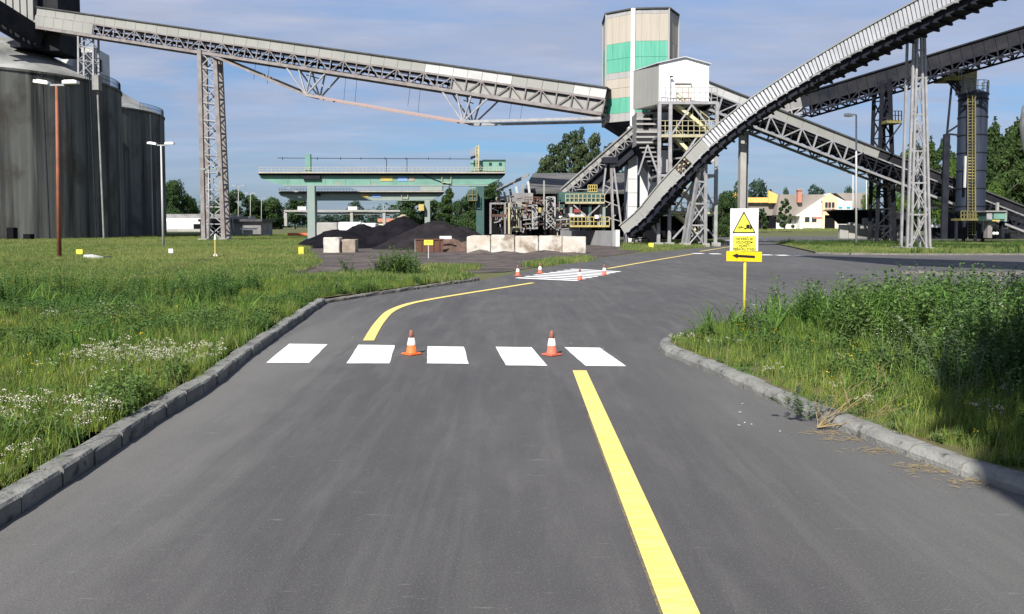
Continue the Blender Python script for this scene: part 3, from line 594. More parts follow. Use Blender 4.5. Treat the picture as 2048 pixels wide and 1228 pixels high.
# ---------------------------------------------------------------- conveyor galleries
def gallery(name, label, P0, P1, h, w, hs, nb, m_side, m_roof, m_truss, m_ch, cw_=.28, pw=.12, pat='V', panels=None, belt=True, closed=None, siding=True, rib=0, group='elevated conveyor galleries', far=True, cat='conveyor', roofm=None, npan=None):
    P0, P1 = Vector(P0), Vector(P1); u = (P1 - P0).normalized(); s = Vector((-u.y, u.x, 0)).normalized()
    if s.y < 0: s = -s
    n = u.cross(s); n = n if n.z > 0 else -n; L = (P1 - P0).length
    def Q(t, dn, ds): return P0 + u * (L * t) - n * dn + s * ds
    R = Matrix((u, s, n)).transposed()
    r = empty(name, tuple(lerp(P0, P1, .5)), label, cat, group)
    if siding:
        obox(r, 'roof', Q(.5, -.06, w / 2), R, (L, w + .3, .12), m_roof)
        N_ = npan or nb
        for i in range(N_):
            mm = m_side[i % len(m_side)] if panels is None else panels(i / N_)
            obox(r, 'siding_panel', Q((i + .5) / N_, hs / 2, 0.02 + (i % 2) * .01), R, (L / N_ - .03, .05, hs), mm)
        obox(r, 'rear_siding', Q(.5, hs / 2, w), R, (L, .05, hs - .02), m_side[0])
    for ds in (0, w):
        obar(r, 'bottom_chord', Q(0, h, ds), Q(1, h, ds), cw_, m_ch); obar(r, 'upper_chord', Q(0, hs, ds + (0.03 if ds == 0 else 0)), Q(1, hs, ds), cw_ * .6, m_truss)
    rear = MB()
    for i in range(nb + 1):
        t = i / nb; obar(r, 'post', Q(t, hs, 0), Q(t, h, 0), pw, m_truss)
        if far: rear.bar(Q(t, hs, w), Q(t, h, w), pw)
        if i < nb:
            t2 = (i + 1) / nb; up_ = (i % 2 == 0) if pat == 'V' else True
            obar(r, 'diagonal', Q(t, hs if up_ else h, 0), Q(t2, h if up_ else hs, 0), pw * .85, m_truss)
            if far: rear.bar(Q(t, h if up_ else hs, w), Q(t2, hs if up_ else h, w), pw * .85)
        rear.bar(Q(t, h, 0), Q(t, h, w), pw)
    rear.build('rear_truss', m_truss, r)
    if belt:
        obox(r, 'belt', Q(.5, (hs + h) / 2 - .1, w * .55), R, (L, w * .5, .10), M['belt']); obox(r, 'return_belt', Q(.5, h - .28, w * .55), R, (L, w * .5, .06), M['belt'])
        rl = MB()
        for i in range(nb * 2):
            t = (i + .5) / (nb * 2); rl.bar(Q(t, (hs + h) / 2 + .02, w * .25), Q(t, (hs + h) / 2 + .02, w * .85), .1); rl.bar(Q(t, (hs + h) / 2 - .1, w * .25), Q(t, h, w * .25), .07)
        rl.build('rollers', M['steel_dark'], r)
        obox(r, 'walkway', Q(.5, h - .12, w * .12), R, (L, w * .2, .05), M['steel_dark'])
        obar(r, 'handrail', Q(0, h - .95, w * .2), Q(1, h - .95, w * .2), .05, m_truss)
        obar(r, 'cable_tray', Q(0, hs + .22, .2), Q(1, hs + .22, .2), .16, M['steel_dark'])
    return r, Q, u, s, n, L
# 1: long gallery from the silo to the tall tower
A0, A1 = at(1214, 176.5, 72.0), at(74, 15, 95.5)
def p1(t): return M['sheet_bright'] if .26 > t > .13 or t < .04 else M['sheet']
C1, Q1, u1, s1, n1, L1 = gallery('conveyor_gallery', 'long sloping conveyor gallery from the silo roof to the tall tower', A0, A1, 2.22, 2.4, .93, 46, [M['sheet']], M['roof_dark'], M['steel_rusty'], M['steel_rusty'], panels=p1, cw_=.3, pw=.11)
nb = 46
for i in range(10): # the lower part by the tower is closed in behind the truss
    R_ = Matrix((u1, s1, n1)).transposed(); obox(C1, 'infill_panel', Q1((i + .5) / nb, 1.55, .2), R_, (L1 / nb - .03, .05, 1.15), M['sheet'])
for i in range(40, 46): R_ = Matrix((u1, s1, n1)).transposed(); obox(C1, 'infill_panel', Q1((i + .5) / nb, 1.5, -.12), R_, (L1 / nb - .03, .05, 1.1), M['sheet'])
# tension truss below it
def under(t, d, ds): return Q1(t, d, ds)
def tpx(px):  # parameter of gallery 1 over picture column px
    k = (px - 1024) / F; return (k * A0.y - A0.x) / ((A1.x - A0.x) - k * (A1.y - A0.y))
for ds in (0, 2.4):
    ta, tb, tc_, td = tpx(432), tpx(611 if ds == 0 else 619), tpx(926), .0
    def low(px, y, t): 
        b = Q1(t, 0, ds); return at(px, y, b.y) if ds == 0 else None
    N1, N2 = at(612, 190, Q1(tb, 0, 0).y), at(926, 243.5, Q1(tc_, 0, 0).y)
    if ds: N1 = N1 + s1 * 2.4; N2 = N2 + s1 * 2.4
    E0, E3 = Q1(ta, 2.25, ds), Q1(0.0, 2.6, ds)
    obar(C1, 'tension_bar', E0, N1, .22, M['steel_rusty']); obar(C1, 'tension_bar', N1, N2, .22, M['pink_steel']); obar(C1, 'tension_bar', N2, E3, .24, M['steel'])
    for N_, px in ((N1, 612), (N2, 926)):
        t = tpx(px)
        for dt in (-.046, -.02, .003, .026): 
            if dt != -.046 or True: obar(C1, 'strut', N_, Q1(t + dt * (1 if True else 1) , 2.25, ds), .13, M['steel'])
for N_ in (at(612, 190, Q1(tpx(612), 0, 0).y), at(926, 243.5, Q1(tpx(926), 0, 0).y)):
    obar(C1, 'tie', N_, N_ + s1 * 2.4, .2, M['steel']); obar(C1, 'tie', N_ + Vector((0, 0, 2)), N_ + s1 * 2.4 + Vector((0, 0, 2)), .08, M['steel'])
for px, dl in ((521, 1.8), (548, 2), (700, 2.5), (722, 2.6), (828, 1.9), (848, 2.6), (1030, 1.8), (1052, 1.7)):
    a = Q1(tpx(px), 2.3, .3); obar(C1, 'hanging_cable', a, a - Vector((.25, 0, dl)), .03, M['steel_dark'])
# trestle legs that carry it
tT = tpx(413); b_ = Q1(tT, 2.35, 0)
TL = [at(408, 483.5, 87.2), at(448, 483.5, 87.2)]; TT = [at(399, 99, 87.2), at(430, 104, 87.2)]
for p in TL: p.z = 0
lattice('trestle_tower', rect(TL[0], TL[1], 1.5), rect(TT[0], TT[1], 1.5), 11, .42, .12, M['steel_rusty'], 'tall rusty grey lattice tower carrying the long gallery, right of the silos', m2=M['steel'])
b0_, b1_ = at(157, 148, 93.4), at(187, 152, 93.4); t0_, t1_ = at(156.5, 62, 93.4), at(186, 67, 93.4)
lattice('roof_trestle', rect(b0_, b1_, 1.2), rect(t0_, t1_, 1.2), 3, .18, .07, M['steel'], 'short light lattice trestle on the silo roof edge under the gallery', foot=False)

# 3: the bright ribbed conveyor that climbs to the right
def ribbed():
    pts = [(1240, 452, 65.4), (1276, 421, 64.4), (1319, 369, 63.2), (1352, 333, 62.6), (1400, 281, 61.7), (1450, 238, 60.9), (1503, 197, 60.1), (1560, 159.5, 59.1), (1622, 121.5, 57.8), (1718, 65, 54.8), (1826, 6, 51.5), (1950, -59, 47.8), (2120, -145, 43)]
    T = smooth([at(*p) for p in pts], 4)
    r = empty('ribbed_conveyor', tuple(T[len(T) // 2]), 'bright ribbed sheet-metal conveyor gallery climbing steeply from the pit wall to the upper right', 'conveyor', 'elevated conveyor galleries')
    d = [0]
    for a, b in zip(T, T[1:]): d.append(d[-1] + (b - a).length)
    def P(t):
        for i in range(len(d) - 1):
            if t <= d[i + 1] or i == len(d) - 2: return lerp(T[i], T[i + 1], (t - d[i]) / (d[i + 1] - d[i])), (T[i + 1] - T[i]).normalized()
    step = .29; t = 0.0; k = 0; rm = MB().box((0, 0, 0), (1, 1, 1)).mesh('rib', M['sheet_rib']); smoothl = 9.0
    W_ = 1.3
    while t < d[-1] - step:
        p, u = P(t + step / 2); s = Vector((-u.y, u.x, 0)).normalized(); s = s if s.y > 0 else -s; n = u.cross(s); n = n if n.z > 0 else -n; R = Matrix((u, s, n)).transposed()
        hs = lerp(.66, 1.14, min(1, t / 26)); 
        gapd = 6.1 < t < 7.4
        if not gapd:
            big = t > smoothl
            obox(r, 'siding_rib', p - n * hs / 2 + s * (0 if big else .03), R, (step * (.66 if big else 1.02), .07, hs), M['sheet_rib'] if big else M['sheet'])
        if k % 3 == 0:
            q, _ = P(min(t + step * 1.5, d[-1])); L_ = step * 3 + .04
            obox(r, 'backing', q - n * hs / 2 + s * .09, R, (L_, .04, hs), mat('rib_groove', (.13, .13, .14), .6) if big else (M['sheet'] if not gapd else M['steel_dark'])); obox(r, 'cover_sheet', q + n * .05 + s * W_ / 2, R, (L_, W_ + .2, .08), M['sheet'])
            obox(r, 'side_beam', q - n * (hs + .06) + s * .05, R, (L_, .16, .1), M['steel']); obox(r, 'underside', q - n * (hs + .30) + s * (.25 + W_ / 2), R, (L_, W_, .42), M['steel_dark'])
            obox(r, 'rear_siding', q - n * hs / 2 + s * W_, R, (L_, .05, hs), M['sheet_rib'])
            obox(r, 'bracket', q - n * (hs + .56) + s * (.25 + W_ / 2), R, (.12, W_ + .3, .18), M['steel_dark']); obox(r, 'bracket', q - n * (hs + .16) - s * .08, R, (.1, .2, .12), M['steel'])
            obar(r, 'edge_post', q + n * .05 + s * W_, q + n * .32 + s * W_, .05, M['steel'])
        if k % 6 == 0 and t > 3:
            a, _ = P(t); b, _ = P(min(t + step * 6, d[-1])); obar(r, 'edge_wire', a + n * .30 + s * W_, b + n * .30 + s * W_, .035, M['steel'])
        if gapd and k % 1 == 0:
            for j in range(3): obox(r, 'roller', p - n * (.15 + .2 * j) - s * .03, R, (.13, .2, .12), M['yellow_pale'] if (k + j) % 2 else M['rust'])
        t += step; k += 1
    return r
ribbed()
def aframe(px0, px1, pxt0, pxt1, yb, yt, Yg, name, label, nb, lw):
    a, b = at(px0, yb, Yg), at(px1, yb, Yg); a.z = b.z = 0; c, d = at(pxt0, yt, Yg), at(pxt1, yt, Yg)
    return a, b, c, d
a, b, c, d = aframe(1818, 1856, 1832, 1845, 497, 45, 53.5, '', '', 0, 0)
LT = empty('support_tower', tuple((a + b) / 2), 'pale grey tapering twin-leg steel tower under the upper end of the ribbed conveyor', 'support tower')
for o_ in (0, 1.1):
    off = Vector((0, o_, 0))
    for p, q in ((a, c), (b, d)):
        for dx in ((-.13, .13) if o_ == 0 else (0,)): obar(LT, 'leg', p + off + Vector((dx, 0, 0)), q + off + Vector((dx * .8, 0, 0)), .13, M['steel'], .16)
        if o_ == 0: MB().box(p + Vector((0, .75, .1)), (.6, 2.2, .25)).build('footing', M['concrete'], LT)
    z = [0, .16, .30, .44, .60, .76, .88, 1]
    for i in range(7):
        s0, s1_ = (a, b) if i % 2 == 0 else (b, a); e0, e1 = (c, d) if i % 2 == 0 else (d, c)
        p, q = lerp(s0, e0, z[i]) + off, lerp(s1_, e1, z[i + 1]) + off
        if o_: continue
        obar(LT, 'brace', p, q, .06, M['steel']); obar(LT, 'brace', p + Vector((.0, 0, .32)), q + Vector((0, 0, .32)), .06, M['steel'])
        for k in range(5): 
            m_ = lerp(p, q, (k + .5) / 5); obar(LT, 'batten', m_, m_ + Vector((0, 0, .32)), .06, M['steel'])
        obar(LT, 'crossbeam', lerp(a, c, z[i + 1]) + off, lerp(b, d, z[i + 1]) + off, .1, M['steel'])
        obar(LT, 'brace', lerp(b if i % 2 == 0 else a, d if i % 2 == 0 else c, z[i]) + off, lerp(a if i % 2 == 0 else b, c if i % 2 == 0 else d, z[i + 1]) + off, .05, M['steel'])
MB().box((c + d) / 2 + Vector((0, .75, .1)), (1.0, 2.4, .4)).build('head_beam', M['steel'], LT)
# pylon where the ribbed conveyor crosses the stair tower, and the small trestle at its foot
lattice('conveyor_pylon', rect(gp(1373, 493.5), gp(1411, 493.5), 1.4), rect(at(1401, 318, 62.3), at(1412, 320, 62.3), 1.1), 4, .24, .12, M['steel'], 'leaning grey steel pylon in front of the stair tower holding the ribbed conveyor')
lattice('conveyor_trestle', rect(gp(1268, 490), gp(1291, 490), 1.2), rect(at(1274, 446, 67), at(1284, 446, 67), 1), 3, .16, .08, M['sheet_rib'], 'small white lattice trestle under the foot of the ribbed conveyor')
# 2: gallery painted dark for shade at upper right and its light timber-like left part
g2a, g2b = at(1600, 190, 78), at(2110, 36, 66)
G2 = gallery('conveyor_gallery', 'shade-blackened conveyor gallery rising to the upper right edge behind the tower', g2a, g2b, 1.85, 2.2, 1.2, 24, [M['dusty_shaded_black']], M['dusty_shaded_black'], M['steel_dark'], M['steel_dark'], cw_=.16, pw=.12, belt=False)[0]
g2c = at(1425, 240, 81.5)
gallery('conveyor_gallery', 'weathered light grey gallery section joining the stair tower to the black gallery', g2a, g2c, 1.7, 2.2, 1.15, 8, [M['sheet_old']], M['sheet_old'], M['steel'], M['steel'], cw_=.16, pw=.12, belt=False)
# 4: gallery from the white house down to the right
g4a, g4b = at(1417, 165, 71), at(2070, 423, 78)
def p4(t): return M['sheet_bright'] if t < .17 else (M['sheet'] if t < .48 else M['dusty_shaded_black'])  # lower right panels go black, shade put into the colour
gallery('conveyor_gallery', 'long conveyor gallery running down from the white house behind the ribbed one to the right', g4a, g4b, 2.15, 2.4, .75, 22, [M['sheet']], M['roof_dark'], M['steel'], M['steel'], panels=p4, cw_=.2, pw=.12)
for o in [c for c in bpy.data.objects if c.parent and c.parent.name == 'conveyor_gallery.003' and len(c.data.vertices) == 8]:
    if (o.matrix_basis.translation + ORG[o.parent]).x > 30.5 and o.name.split('.')[0] in ('post', 'diagonal'): o.data = unit(M['steel_dark'])  # right-hand members darkened for shade and coal dust
# 5: short steep one from the screening plant into the tower foot
g5a, g5b = at(1122, 380, 73), at(1279, 243, 70.8)
gallery('conveyor_gallery', 'steep dark gallery from the yellow screening platforms up to the tower foot', g5a, g5b, 1.0, 1.9, .42, 18, [M['sheet'], M['sheet_old']], M['sheet_old'], M['sheet_old'], M['steel_dark'], cw_=.14, pw=.08, pat='V', belt=False)
u5 = (g5b - g5a).normalized(); s5 = Vector((-u5.y, u5.x, 0)).normalized(); s5 = s5 if s5.y > 0 else -s5; n5 = u5.cross(s5); n5 = n5 if n5.z > 0 else -n5
r5 = bpy.data.objects['conveyor_gallery.004']; obox(r5, 'dark_infill', lerp(g5a, g5b, .5) - n5 * .72 + s5 * .16, Matrix((u5, s5, n5)).transposed(), ((g5b - g5a).length, .05, .5), M['steel_dark']); obox(r5, 'underside', lerp(g5a, g5b, .53) - n5 * 1.25 + s5 * 1.1, Matrix((u5, s5, n5)).transposed(), ((g5b - g5a).length * .94, 1.6, 1.0), M['steel_dark'])

# ---------------------------------------------------------------- tall clad tower
def tall_tower():
    PL = [at(1212, 27, 73.7), at(1266, 17, 72), at(1338, 16, 71.8), at(1357, 30, 74.2)]
    PL = [Vector((p.x, p.y, 0)) for p in PL]; PL += [Vector((15.0, 77.4, 0)), Vector((13.6, 79.6, 0)), Vector((10.5, 79.6, 0)), Vector((8.4, 77.2, 0))]
    r = empty('tall_tower', (11.6, 75.5, 0), 'tall angular tower clad in beige and green bands above the white house', 'tower')
    zt, zb = at(1266, 17, 72).z, at(1266, 241, 72).z
    MB().prism([p.lerp(Vector((11.6, 75.6, 0)), .03) + Vector((0, 0, zb)) for p in PL], (0, 0, zt - zb - .1)).build('core', M['grey_clad'], r)
    bands = [(17, 27.5, 'grey_clad'), (27.5, 82, 'beige'), (82, 113.5, 'teal_clad'), (113.7, 141, 'teal_clad'), (141, 154, 'grey_clad'), (154, 173, 'beige'), (173.2, 193, 'beige'), (193, 224, 'teal_clad'), (224, 241, 'grey_clad')]
    for i in range(8):
        a, b = PL[i], PL[(i + 1) % 8]; u = (b - a).normalized(); nrm = Vector((u.y, -u.x, 0)); l = (b - a).length
        for bi, (y0, y1, m) in enumerate(bands):
            z0, z1 = at(1266, y1, 72).z, at(1266, y0, 72).z
            mm = M[m] if not (i in (2, 3) and m == 'teal_clad') else M['beige']
            R = Matrix((u, nrm, Vector((0, 0, 1)))).transposed(); k = 0
            n = max(3, int(l / .62)); 
            for j in range(n):
                c = a + u * (l * (j + .5) / n) - nrm * (.03 + .006 * ((bi + j) % 2)); obox(r, 'cladding_panel', Vector((c.x, c.y, (z0 + z1) / 2)), R, (l / n - .012, .05, z1 - z0 - .015), mm)
        MB().bar(a + Vector((0, 0, zb - .5 if i == 1 else zb)), a + Vector((0, 0, zt)), .34 if i in (1,) else .14).build('corner_post', M['white_clad'] if i == 1 else M['grey_clad'], r)
        MB().bar(Vector((a.x, a.y, zt)) + nrm * .05, Vector((b.x, b.y, zt)) + nrm * .05, .12, .12).build('eaves', M['roof_dark'], r)
    MB().prism([Vector((p.x, p.y, zt - .12)) for p in PL], (0, 0, .05)).build('roof', M['roof_dark'], r)
    c = Vector((11.6, 75.6, zb)); vs = [p.lerp(Vector((11.6, 75.6, 0)), .04) + Vector((0, 0, zb)) for p in PL] + [Vector((11.9, 75.4, 0)).lerp(p, .45) + Vector((0, 0, zb - 1.3)) for p in PL]
    MB().add(vs, [(i, (i + 1) % 8, 8 + (i + 1) % 8, 8 + i) for i in range(8)] + [tuple(range(8, 16))]).build('hopper', M['steel_dark'], r)
    # concrete shaft below
    a, b = at(1254, 300, 73), at(1272, 300, 73); 
    MB().box(((a.x + b.x) / 2, 73.4, (zb - .5) / 2), (b.x - a.x, 2.4, zb - .5)).build('shaft_column', M['concrete_white'], r)
    a, b = at(1277, 300, 74), at(1322, 300, 74)
    MB().box(((a.x + b.x) / 2, 73.8, (zb - .3) / 2), (b.x - a.x, 1.6, zb - .3)).build('shaft_wall', M['concrete_white'], r)
    for k in range(7):
        z = .9 + k * 1.2; a, b = at(1254, 300, 73), at(1272, 300, 73); MB().box(((a.x + b.x) / 2, 72.19, z), (b.x - a.x - .01, .02, .035)).build('cast_joint', M['grey_wall'], r)
tall_tower()

# ---------------------------------------------------------------- white house and stair tower
def stair_tower():
    r = empty('stair_tower', (14, 67, 0), 'steel stair tower with white gabled house on top and yellow stair flights', 'tower')
    FL, FR, BL = at(1318, 127, 66), at(1418, 129, 66.4), at(1268, 142, 69.2); ze = FL.z; FR.z = ze; BL.z = ze; BR = BL + (FR - FL)
    zb = at(1318, 208, 66).z; pk = at(1370, 115, 66.2); pkb = pk + (BL - FL)
    dn = Vector((0, 0, zb - ze)); w = MB()
    w.add([FL, FR, FR + dn, FL + dn, pk], [(0, 4, 1), (0, 1, 2, 3)]); w.add([BL, BR, BR + dn, BL + dn, pkb], [(0, 1, 4), (0, 1, 2, 3)]); w.add([FR, BR, BR + dn, FR + dn, FL + dn, BL + dn], [(0, 1, 2, 3), (2, 3, 4, 5)])
    w.build('house_wall', M['white_clad'], r)
    back = BL - FL; l = back.length; n = 12
    u = back.normalized(); R = Matrix((u, Vector((u.y, -u.x, 0)), Vector((0, 0, 1)))).transposed()
    for j in range(n): obox(r, 'cladding_panel', FL + back * ((j + .5) / n) + dn / 2 + Vector((-.03 - .01 * (j % 2), 0, 0)), R, (l / n - .02, .05, ze - zb), M['sheet'])
    o = Vector((0, -.18, 0)); e = Vector((-.15, 0, -.02)); e2 = Vector((.15, 0, -.02)); up = Vector((0, 0, .08))
    MB().prism([FL + o + e, pk + o, pkb - o, BL - o + e], up).build('roof', M['sheet_rib'], r); MB().prism([FR + o + e2, pk + o, pkb - o, BR - o + e2], up).build('roof', M['sheet_rib'], r)
    f = Vector((0, -.04, 0))
    def fp(x, y): p = at(x, y, 66.2); return p
    MB().prism([fp(1350, 168) + f, fp(1382, 168) + f, fp(1382, 203) + f, fp(1350, 203) + f], (0, -.05, 0)).build('door', M['door_paint'], r)
    MB().bar(fp(1349, 167) + f * 3, fp(1383, 167) + f * 3, .12).build('door_track', M['steel'], r)
    a = fp(1339, 205); MB().bar(a + f * 9, at(1339, 155, 66.2) + f * 9, .05).build('lamp_pole', M['steel'], r); MB().box(at(1341, 155, 66.2) + f * 9, (.25, .15, .1)).build('lamp', M['steel_dark'], r)
    # frame
    Yf, Yb = 65.4, 70.0
    lev = {208: 0}
    cols = {}
    for px, yt in ((1319, 209), (1341, 203), (1434, 204)):
        p = at(px, yt, Yf); q = Vector((p.x, Yf, 0)); obar(r, 'column', q, p, .26, M['steel']); cols[px] = p.x
        p2 = Vector((p.x, Yb, p.z)); obar(r, 'column', Vector((p.x, Yb, 0)), p2, .2, M['steel']); MB().box(q + Vector((0, 0, .15)), (.7, .7, .3)).build('footing', M['concrete'], r)
    xa, xb, xc = cols[1319], cols[1341], cols[1434]
    zl = [at(1400, y, Yf).z for y in (206, 272, 351, 426)]
    for i, z in enumerate(zl):
        for Y in (Yf, Yb): obar(r, 'beam', (xa, Y, z), (xc, Y, z), .2, M['steel'] if i in (0, 2) else M['yellow_pale'])
        for x in (xa, xb, xc): obar(r, 'beam', (x, Yf, z), (x, Yb, z), .16, M['steel'])
        if i != 2: MB().box(((xa + xc) / 2, (Yf + Yb) / 2 + .8, z + .12), (xc - xa, Yb - Yf - 1.6, .05)).build('platform', M['steel_dark'], r); MB().box(((xa + xc) / 2, Yf + .5, z + .13), (xc - xa, .9, .05)).build('platform', M['steel'], r)
        # railings
        if i != 2:
            for k in range(3): obar(r, 'handrail', (xa if i else xa, Yf - .06, z + .15 + .4 * (k + .6)), (xc, Yf - .06, z + .15 + .4 * (k + .6)), .045, M['yellow_pale'] if i else M['sheet'])
            for k in range(11): x = lerp(xa, xc, k / 10); obar(r, 'rail_post', (x, Yf - .06, z + .1), (x, Yf - .06, z + 1.2), .05, M['yellow_pale'] if i else M['sheet'])
    # flights
    fl = [((1352, 209), (1418, 260)), ((1352, 275), (1412, 338)), ((1356, 372), (1412, 428)), ((1354, 428), (1410, 477))]
    for (x0, y0), (x1, y1) in fl:
        a, b = at(x0, y0, Yf + .4), at(x1, y1, Yf + .4); dy = Vector((0, .9, 0))
        for o_ in (Vector((0, 0, 0)), dy):
            obar(r, 'stringer', a + o_, b + o_, .10, mat('stair_yellow', (.66, .61, .36), .6, (.5, .47, .3), 2), .26); obar(r, 'handrail', a + o_ + Vector((0, 0, .95)), b + o_ + Vector((0, 0, .95)), .06, M['yellow_pale'])
            for k in range(5): c = lerp(a, b, k / 4) + o_; obar(r, 'rail_post', c, c + Vector((0, 0, .95)), .05, M['yellow_pale'])
        for k in range(13): c = lerp(a, b, (k + .5) / 13); MB().box(c + dy / 2 + Vector((0, 0, -.02)), (.22, .86, .05)).build('step', mat('stair_yellow', (.66, .61, .36), .6, (.5, .47, .3), 2), r)
    for (p, q) in (((1341, 272), (1386, 206)), ((1434, 272), (1380, 206)), ((1341, 350), (1395, 272)), ((1345, 426), (1395, 351)), ((1434, 426), (1395, 351)), ((1345, 478), (1375, 445)), ((1434, 478), (1400, 445)), ((1298, 438), (1319, 477))):
        obar(r, 'brace', at(p[0], p[1], Yf - .02), at(q[0], q[1], Yf - .02), .13, M['steel'])
    # dark plant inside: louvred chamber, ribbed hopper, chutes
    def bx(name, x0, y0, x1, y1, Y, dep, m): a, b = at(x0, y0, Y), at(x1, y1, Y); return MB().box(((a.x + b.x) / 2, Y + dep / 2, (a.z + b.z) / 2), (abs(b.x - a.x), dep, abs(a.z - b.z))).build(name, m, r)
    bx('chamber', 1274, 224, 1317, 290, 68.5, 3, M['sheet_old']); bx('chamber_opening', 1287, 231, 1297, 258, 68.4, .2, M['void']); bx('chamber_opening', 1299, 229, 1306, 254, 68.4, .2, M['void'])
    for y in (236, 246, 262, 272, 283): bx('louvre', 1273, y, 1318, y + 3.5, 68.2, .35, M['grey_clad'])
    a, b, c = at(1276, 291, 68.6), at(1362, 291, 68.6), at(1321, 362, 68.6)
    vs = [a, b, b + Vector((0, 3, 0)), a + Vector((0, 3, 0))] + [c + Vector((-.3, .9, 0)), c + Vector((.3, .9, 0)), c + Vector((.3, 2, 0)), c + Vector((-.3, 2, 0))]
    MB().add(vs, [(0, 1, 5, 4), (1, 2, 6, 5), (2, 3, 7, 6), (3, 0, 4, 7), (0, 1, 2, 3), (4, 5, 6, 7)]).build('hopper', M['steel_dark'], r)
    for k in range(7): t = (k + .5) / 8; p, q = lerp(a, c, t), lerp(b, c, t); obar(r, 'hopper_rib', p + Vector((0, .9 * t - .1, 0)), q + Vector((0, .9 * t - .1, 0)), .12, M['sheet_old'])
    obar(r, 'brace', at(1295, 290, 67.5), at(1319, 356, 67.5), .14, M['steel']); obar(r, 'brace', at(1295, 290, 67.5), at(1276, 350, 67.5), .12, M['steel'])
    bx('duct', 1345, 212, 1412, 268, 68.2, 1.5, M['steel_dark']); bx('machine', 1346, 280, 1395, 342, 67.6, 1.8, M['steel_dark']); bx('machine', 1325, 300, 1345, 345, 67, 1.0, M['grey_clad'])
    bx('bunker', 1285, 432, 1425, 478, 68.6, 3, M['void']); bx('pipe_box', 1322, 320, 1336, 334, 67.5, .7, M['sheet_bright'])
    for y0 in (285, 300, 318): obar(r, 'pipe', at(1340, y0, 66.6), at(1398, y0 - 6, 66.6), .12, M['sheet_old'])
    # blast of small plant on the top right
    bx('motor', 1412, 224, 1418, 232, 67, .5, M['sheet_bright']); bx('cable_box', 1405, 222, 1416, 246, 66.8, .6, M['deck'])
    obar(r, 'beam', at(1415, 320, 66), at(1433, 320, 66), .5, M['sheet_bright'], .3); obar(r, 'beam', at(1411, 352, Yf), at(1434, 352, Yf), .14, M['steel'])
stair_tower()

# ---------------------------------------------------------------- walls and blocks round the yard
def bx(par, name, x0, y0, x1, y1, Y, dep, m): 
    a, b = at(x0, y0, Y), at(x1, y1, Y); return MB().box(((a.x + b.x) / 2, Y + dep / 2, (a.z + b.z) / 2), (abs(b.x - a.x), dep, abs(a.z - b.z))).build(name, m, par)
pw = empty('pit_wall', tuple(gp(1140, 492)), 'low grey concrete retaining wall beneath the screening plant', 'wall')
a, b = gp(1046, 480), gp(1232, 493); nseg = 6
for k in range(nseg):
    p, q = lerp(a, b, k / nseg), lerp(a, b, (k + 1) / nseg); zt = 1.22
    d = (q - p).normalized(); MB().bar(p + Vector((0, .3, zt / 2)) + d * .01, q + Vector((0, .3, zt / 2)) - d * .01, .5, zt).build('wall_panel', M['grey_wall'], pw)
MB().box(b + Vector((.12, .2, .65)), (.3, .6, 1.3)).build('end_post', M['concrete_white'], pw)
def rough_block(x0, y0, x1, y1, Y, dep, m, label, cat, group, seed, cut=0, soil=True):
    R = random.Random(seed); a, b = at(x0, y0, Y), at(x1, y1, Y); z0 = -.05; import bmesh
    bm = bmesh.new(); bmesh.ops.create_cube(bm, size=1); bmesh.ops.bevel(bm, geom=bm.edges[:], offset=.04, segments=1, affect='EDGES'); bmesh.ops.subdivide_edges(bm, edges=bm.edges[:], cuts=3, use_grid_fill=True)
    cx, cz = (a.x + b.x) / 2, (a.z + z0) / 2; sx, sz = abs(b.x - a.x) - .02, a.z - z0
    for v in bm.verts:
        if cut and v.co.x < -.28 and v.co.z > .2: v.co.z -= (-.28 - v.co.x) * cut
        v.co.x *= sx; v.co.y *= dep; v.co.z *= sz
        v.co += Vector((R.uniform(-1, 1), R.uniform(-1, 1), R.uniform(-1, 1))) * .014
    me = bpy.data.meshes.new('concrete_block'); bm.to_mesh(me); bm.free(); me.materials.append(m)
    o = bpy.data.objects.new('concrete_block', me); COL.objects.link(o); o.location = (cx, Y + dep / 2, cz); tag(o, label, cat, group); return o
g5 = 'precast blocks walling the coal yard'
for i, (x0, x1, y0, lab) in enumerate(((933, 981, 471, 'chipped yellowish concrete block with cut corner, left end of the block wall'), (982, 1029, 470, 'whitish concrete block, second from left end of the wall, darker lower corner'),
      (1030, 1077, 472, 'pale concrete block in the middle of the yard block wall'), (1078, 1124, 471.5, 'stained whitish concrete block, second from right end of the wall'), (1125, 1172, 473, 'pale concrete block at the right end of the yard wall'))):
    rough_block(x0, y0, x1, 505, 49.5 - i * .15, .7, M['concrete_pale'], lab, 'concrete block', g5, i, .35 if i == 0 else 0)
rough_block(646, 475, 679, 505, 50, 1.0, M['concrete_pale'], 'square pale concrete block standing alone, left one of the two before the coal', 'concrete block', g5, 11)
rough_block(682, 479, 711, 505, 50.3, 1.0, mat('brown_block', (.36, .30, .24), .9, (.2, .16, .13), 1.4, bump=.6, bscale=8), 'smaller brownish concrete block, right one of the two before the coal', 'concrete block', g5, 12)
